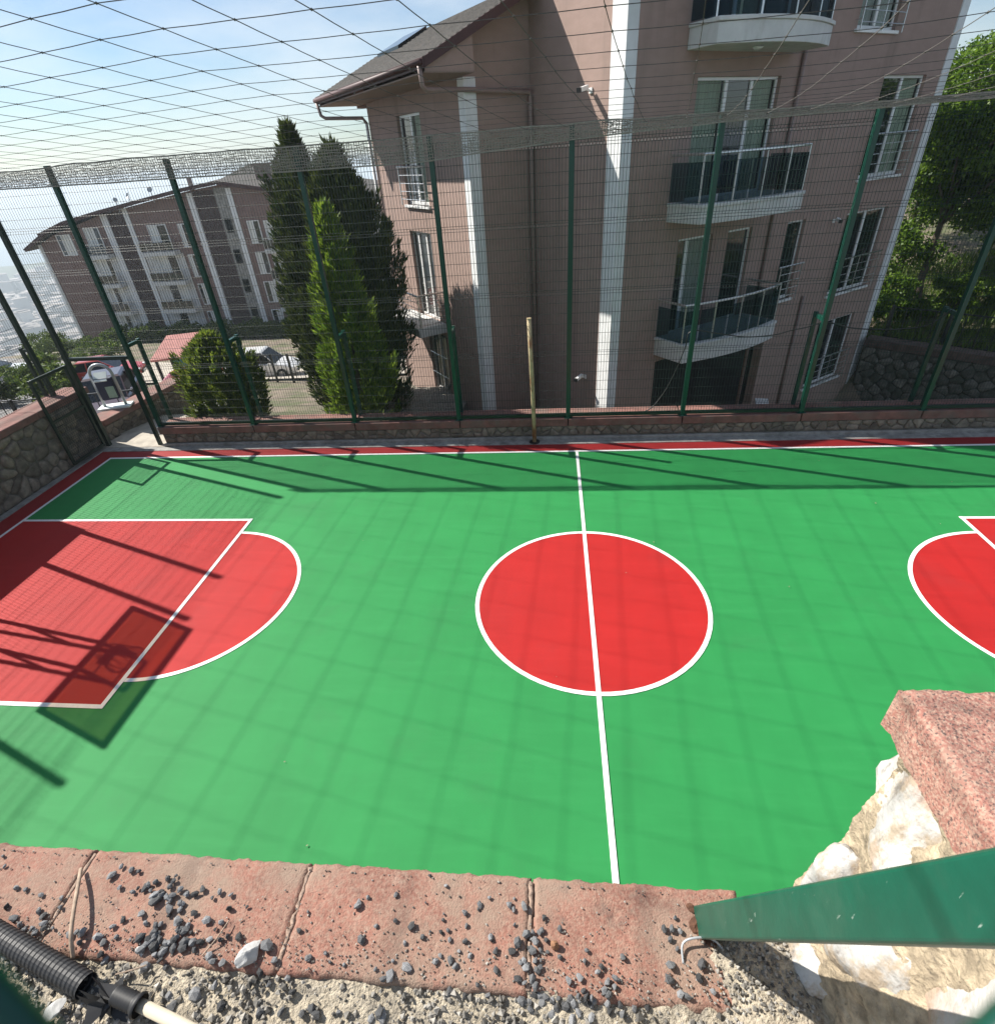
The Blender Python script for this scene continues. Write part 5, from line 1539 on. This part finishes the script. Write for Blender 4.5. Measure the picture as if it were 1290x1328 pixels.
# ------------------------------------------------------------------ gravel and litter on the near wall
PX = {}
def ground_pt(px, py, z):
    v = fw + rt2 * ((px - 642.92) / 702.62) - up2 * ((py - 659.32) / 702.62)
    return CAM + v * ((z - CAM.z) / v.z)
def gravel_mesh(seed):
    rr = random.Random(seed)
    bm = bmesh.new(); bmesh.ops.create_icosphere(bm, subdivisions=1, radius=1)
    for v in list(bm.verts): v.co *= rr.uniform(.72, 1.12)
    for k in range(4):
        nn = Vector((rr.uniform(-1, 1), rr.uniform(-1, 1), rr.uniform(-1, 1))).normalized(); d = rr.uniform(.4, .7)
        for v in bm.verts:
            e = v.co.dot(nn) - d
            if e > 0: v.co -= nn * e * .97
    sc = (rr.uniform(.85, 1.3), rr.uniform(.65, .95), rr.uniform(.5, .75))
    for v in bm.verts: v.co = Vector((v.co.x * sc[0], v.co.y * sc[1], v.co.z * sc[2]))
    me = bpy.data.meshes.new("gravel_stone"); bm.to_mesh(me); bm.free(); return me
GM = [gravel_mesh(k) for k in range(18)]
for me in GM: me.materials.append(MT['gravel'])
A1 = [(370,195,17),(405,165,12),(440,175,16),(465,180,12),(400,235,13),(445,250,13),(485,235,15),(520,215,17),(570,230,15),(540,260,15),(515,285,22),(565,305,20),(610,290,14),(625,260,13),(475,320,15),(590,195,9),(735,250,17),(770,260,12),(765,305,17),(710,270,12),(690,345,18),(740,350,16),(720,375,9),(600,350,15),(630,360,14),(640,385,11),(535,360,14),(375,365,14),(390,400,12),(330,400,18),(345,420,16),(520,395,17),(580,415,21),(435,410,7),(265,420,17),(255,385,11),(470,440,22),(510,430,14),(545,450,18),(480,500,22),(555,500,14),(650,445,14),(700,465,20),(760,400,13),(800,400,17),(740,410,13),(745,490,17),(710,480,16),(890,430,26),(1200,290,18),(1235,270,8),(1210,410,18),(1000,380,12),(1030,470,15),(1090,455,9),(1105,485,9),(1150,495,8),(1255,510,9),(1030,315,7),(55,235,15),(85,240,12),(15,165,10),(10,130,11),(20,300,15),(45,335,16),(205,270,13),(130,310,9),(335,460,18),(350,480,17),(370,285,6),(825,300,7),(1285,540,15),(650,590,30),(575,635,24),(565,600,17),(740,630,19),(870,520,16),(915,480,17),(900,560,12),(960,540,15),(980,585,12),(940,650,17),(1040,640,22),(1010,660,14),(870,650,20),(1270,660,26),(1130,655,12),(720,560,14),(705,545,9)]
A4 = [(150,265,15),(180,245,8),(265,235,11),(370,178,8),(475,290,15),(550,245,10),(520,268,11),(610,265,16),(655,270,18),(315,330,15),(345,365,12),(160,370,14),(410,312,8),(430,372,11),(475,378,11),(425,345,8),(555,365,13),(570,405,12),(635,380,18),(665,355,16),(690,375,17),(710,345,12),(765,340,12),(620,410,13),(680,405,15),(655,435,11),(690,435,11),(765,425,11),(845,405,10),(840,437,10),(955,425,14),(385,440,13),(400,420,9),(430,435,13),(445,455,12),(300,460,17),(245,485,17),(255,437,8),(205,462,8),(570,465,13),(635,490,13),(660,460,14),(695,465,13),(680,495,15),(690,515,13),(650,560,16),(690,540,15),(720,545,14),(740,555,13),(760,550,12),(800,555,14),(790,495,13),(825,485,12),(880,470,13),(890,455,12),(915,540,15),(935,490,16),(910,500,13),(930,515,13),(845,550,16),(870,560,14),(50,412,7),(0,435,9),(110,450,7),(65,442,6),(430,520,14),(425,540,10),(475,545,12),(515,510,10),(545,540,11),(1080,340,13),(1105,340,16),(1130,345,12),(1100,370,11),(1115,305,11),(1120,400,9),(1105,450,17),(1100,495,18),(1195,445,19),(1190,490,18),(1230,530,13),(1150,545,15),(1130,540,13),(675,590,15),(745,600,17),(860,610,16),(955,600,15),(1030,580,12),(225,605,20),(190,615,16),(90,595,10),(20,600,18),(5,580,14),(820,590,13),(800,615,15),(915,590,14),(990,580,13)]
pts_ = [(x / 2.58, 1060 + y / 2.58, s / 2.58) for x, y, s in A1] + [(400 + x / 2.3455, 1060 + y / 2.3455, s / 2.3455) for x, y, s in A4]
rg = random.Random(21)
for (cx, cy, sx, sy, k_, s0, s1) in ((215, 1160, 38, 26, 26, 5, 9), (215, 1225, 45, 20, 30, 6, 11), (60, 1200, 45, 25, 16, 5, 9), (690, 1245, 22, 40, 18, 4, 7), (740, 1300, 60, 14, 22, 5, 9), (560, 1200, 80, 40, 14, 3, 6)):
    for q in range(k_): pts_.append((rg.gauss(cx, sx * .6), rg.gauss(cy, sy * .6), rg.uniform(s0, s1) * .75))
for (px, py, s) in pts_:
    p = ground_pt(px, py, 4.215)
    on = p.y > -5.945
    r = s * .5 / 702.62 * 2.02 * 1.55
    z = (4.205 if on else 4.172)
    if not on: z += .003 + .018 * max(0, 1 + (p.y + 5.93) / .09)
    p = ground_pt(px, py, z + r * .3)
    o = bpy.data.objects.new("gravel_stone", GM[rg.randrange(len(GM))]); COL.objects.link(o)
    o.location = p; o.scale = (r, r, r); o.rotation_euler = (rg.uniform(-.5, .5), rg.uniform(-.5, .5), rg.random() * 6.3)
    sec = 0 if p.x < -2.065 else 1 if p.x < -1.345 else 2 if p.x < -.668 else 3
    if on: tag(o, 'dark grey gravel stone on the coping slab ' + ('left of the dry stem', 'between the dry stem and the white stone', 'between the white stone and the next joint', 'nearest the foot of the green strut')[sec], 'stone', 'gravel stones on the near coping, ' + ('leftmost slab', 'second slab', 'third slab', 'last slab')[sec])
    else: tag(o, 'grey gravel stone in the grit behind the coping, ' + ('near the black pipe', 'left of the white stone', 'right of the white stone', 'left of the green strut')[sec], 'stone', 'gravel stones behind the near coping, ' + ('first stretch', 'second stretch', 'third stretch', 'last stretch')[sec])
def special(px, py, s, m, name, label, z=4.2, seed=3, st=(1, 1, 1)):
    p = ground_pt(px, py, z + .01)
    mb = MB(); r = s * .5 / 702.62 * 2.02
    rock(mb, (0, 0, 0), (r * st[0], r * st[1], r * st[2]), seed, 3, .25)
    o = mb.build(name, MT[m]); o.location = p + Vector((0, 0, r * .3)); o.rotation_euler = (0, 0, R(50))
    tag(o, label, 'stone')
special(325, 1240, 27, 'gravel_pale', "white_stone", 'large white angular stone at the back edge of the near coping', 4.19, 5, (1.1, .7, .7))
special(719, 1226, 9, 'gravel_rust', "orange_stone", 'small orange stone beside the second coping joint', 4.2, 6)
special(936, 1290, 13, 'gravel_rust', "brown_stone", 'rust brown stone in the grit below the strut', 4.17, 7)
special(183, 1235, 14, 'gravel_pale', "pale_stone", 'pale grey stone among dark gravel right of the black pipe', 4.18, 8, (.8, 1, .6))
special(72, 1312, 17, 'gravel_pale', "pale_stone", 'flat pale stone under the end of the black pipe', 4.18, 9, (1.2, .9, .4))
special(903, 1275, 11, 'gravel_pale', "pale_stone", 'small pale stone in the grit left of the strut foot', 4.17, 10)
# loose grit
mb = MB()
rg = random.Random(77)
base = [([tuple(v.co) for v in me.vertices], [tuple(f.vertices) for f in me.polygons]) for me in GM]
# a coarse 12-vertex pebble keeps the grit light
ico = bmesh.new(); bmesh.ops.create_icosphere(ico, subdivisions=1, radius=1)
icv = [v.co.copy() for v in ico.verts]; icf = [tuple(v.index for v in f.verts) for f in ico.faces]; ico.free()
oct_v = [Vector(q) for q in ((1, 0, 0), (0, 1, 0), (-1, 0, 0), (0, -1, 0), (0, 0, 1), (0, 0, -1))]
oct_f = [(0, 1, 4), (1, 2, 4), (2, 3, 4), (3, 0, 4), (1, 0, 5), (2, 1, 5), (3, 2, 5), (0, 3, 5)]
def pebble(x, y, z, r):
    Mx = Matrix.Translation((x, y, z)) @ Matrix.Rotation(rg.random() * 6.3, 4, (rg.uniform(-1, 1), rg.uniform(-1, 1), 1)) 
    mb.M = Mx
    mb.add([Vector((v.x * r * rg.uniform(.7, 1.2), v.y * r * rg.uniform(.6, 1), v.z * r * rg.uniform(.5, .9))) for v in oct_v], oct_f)
for k in range(9000):
    x = rg.uniform(-2.9, .03); y = -5.95 - abs(rg.gauss(0, .32))
    if y < -7: continue
    d = noise.noise((x * 3, y * 3, 4)) + (.35 if x > -.45 else 0) + (.5 if x < -1.75 else 0)
    if d < -.05 and rg.random() < .75: continue
    r = rg.choice((.003, .004, .005, .006, .008)) if rg.random() < .86 else rg.uniform(.008, .014)
    pebble(x, y, 4.174 + .018 * max(0, 1 + (y + 5.93) / .09) + r * .4, r)
for k in range(1500):
    x = rg.uniform(-2.6, -.12); y = -5.935 + min(.24, abs(rg.gauss(0, .05 if k > 420 else .2)))
    r = rg.uniform(.0015, .0045)
    pebble(x, y, 4.205, r)
for k in range(2600):
    x = rg.gauss(-.07, .075); y = rg.uniform(-6.6, -5.78)
    edge = -.20 + .05 * noise.noise((y * 9, 2, 0)) - .25 * max(0, -y - 5.95)
    if x < edge or x > .055: continue
    r = rg.choice((.0035, .0045, .006, .0075))
    pebble(x, y, 4.2 + .022 * min(1, (x - edge) / .08) * (1 if y > -5.95 else .2) + r * .2, r)
gs = mb.build("loose_gravel", MT['gravel_isl'])
tag(gs, 'fine grey and sandy grit strewn behind and over the near coping', 'gravel', kind='stuff')
mb = MB()
nx, ny = 40, 70
for j in range(ny + 1):
    for i in range(nx + 1):
        y = -6.7 + .93 * j / ny
        edge = -.20 + .05 * noise.noise((y * 9, 2, 0)) - .25 * max(0, -y - 5.95)
        x = edge + (.075 - edge) * i / nx
        z = 4.188 + .034 * min(1, (x - edge) / .09) * (1 if y > -5.95 else max(.15, 1 - (-5.95 - y) * 9)) + .006 * noise.noise((x * 40, y * 40, 2)) + .004 * noise.noise((x * 110, y * 110, 2))
        if y > -5.80: z -= (y + 5.80) * 1.6
        mb.v.append((x, y, z))
for j in range(ny):
    for i in range(nx):
        a_ = j * (nx + 1) + i
        mb.f.append((a_, a_ + 1, a_ + nx + 2, a_ + nx + 1)); mb.mi.append(0)
tag(mb.build("grit_pile", MT['grit'], smooth=True), 'pale sandy grit heaped round the foot of the strut', 'grit', kind='stuff')
# corrugated black pipe, its torn end and the cream pipe inside
t = thing("corrugated_pipe", (-1.95, -5.99, 4.25), 'black corrugated drain pipe with torn end lying behind the coping', 'pipe')
a, b = ground_pt(-150, 1128, 4.216), ground_pt(112, 1279, 4.212)
mb = MB(); n = 240
pp, rr_ = [], []
for k in range(n + 1):
    f = k / n
    pp.append(a.lerp(b, f) + Vector((0, 0, .012 * math.sin(f * 3)))); rr_.append(.029 + (.0008 if k % 4 < 2 else -.0007))
mb.tube(pp, rr_, 20, caps=False); mb.build("pipe_body", MT['black'], t)
mb = MB()
c, d = ground_pt(116, 1283, 4.235), ground_pt(160, 1300, 4.22)
for k in range(7):
    an = k * .9
    s = Vector((math.sin(an) * .024, math.cos(an) * .02, .02 * math.cos(an * 1.7)))
    e = c.lerp(d, .2 + .12 * k) + s * .8 + Vector((0, 0, -.01))
    f = e + Vector((.05 * math.cos(an), .03 * math.sin(an * 2), .025 * math.sin(an)))
    g2 = f + Vector((.01, -.035, -.012))
    mb.add([c + s, e, f, g2, e + Vector((.004, 0, .004)), c + s * 1.08], [(0, 1, 2, 3), (5, 4, 2, 3)])
mb.build("torn_edge", MT['black'], t)
mb = MB()
c, d = ground_pt(150, 1290, 4.225), ground_pt(182, 1305, 4.22)
mb.tube([c.lerp(d, k / 16) for k in range(17)], [.021 + (.0022 if k % 2 else -.001) + .006 * (k > 13) for k in range(17)], 16, caps=False)
mb.build("pipe_end", MT['black'], t, smooth=True)
mb = MB(); c, d = ground_pt(172, 1299, 4.218), ground_pt(420, 1420, 4.205); mb.tube([c, d], .0145, 14)
tag(mb.build("cream_pipe", MT['cream'], smooth=True), 'thin cream plastic pipe poking out of the torn black pipe', 'pipe')
mb = MB(); mb.tube(spline([ground_pt(105, 1127, 4.215), ground_pt(101, 1150, 4.235), ground_pt(95, 1185, 4.245), ground_pt(92, 1215, 4.235), ground_pt(95, 1243, 4.20)]), [.0055] * 25, 6)
tag(mb.build("dry_stem", MT['twig'], smooth=True), 'dry brown stem lying across the leftmost coping joint', 'twig')
mb = MB(); mb.tube(spline([ground_pt(886, 1250, 4.2), ground_pt(885, 1225, 4.215), ground_pt(900, 1217, 4.225), ground_pt(925, 1219, 4.22), ground_pt(944, 1240, 4.2)]), .0032, 6)
tag(mb.build("wire_loop", MT['grey_tube'], smooth=True), 'loop of grey wire round the foot of the strut', 'wire')
for (px, py, qx, qy, lab) in ((297, 1194, 262, 1240, 'dry straw lying among the gravel left of the white stone'), (190, 1252, 150, 1264, 'dry straw beside the torn black pipe')):
    mb = MB(); mb.tube([ground_pt(px, py, 4.215), ground_pt((px + qx) / 2 + 2, (py + qy) / 2, 4.22), ground_pt(qx, qy, 4.205)], .002, 5)
    tag(mb.build("straw", MT['twig']), lab, 'twig')

mb = MB()
for k in range(26):
    x, y = rg.uniform(-9, 9), rg.uniform(-4.9, 4.9)
    r = rg.uniform(.004, .010)
    mb.M = Matrix.Translation((x, y, .02)) @ Matrix.Rotation(rg.random() * 6.3, 4, 'Z')
    mb.add([(-r * 1.6, 0, 0), (0, -r * .7, .002), (r * 1.5, 0, .004), (0, r * .7, .009)], [(0, 1, 2, 3)])
tag(mb.build("leaf_litter", MT['twig']), 'tiny dry leaf bits scattered over the painted court', 'litter', kind='stuff')
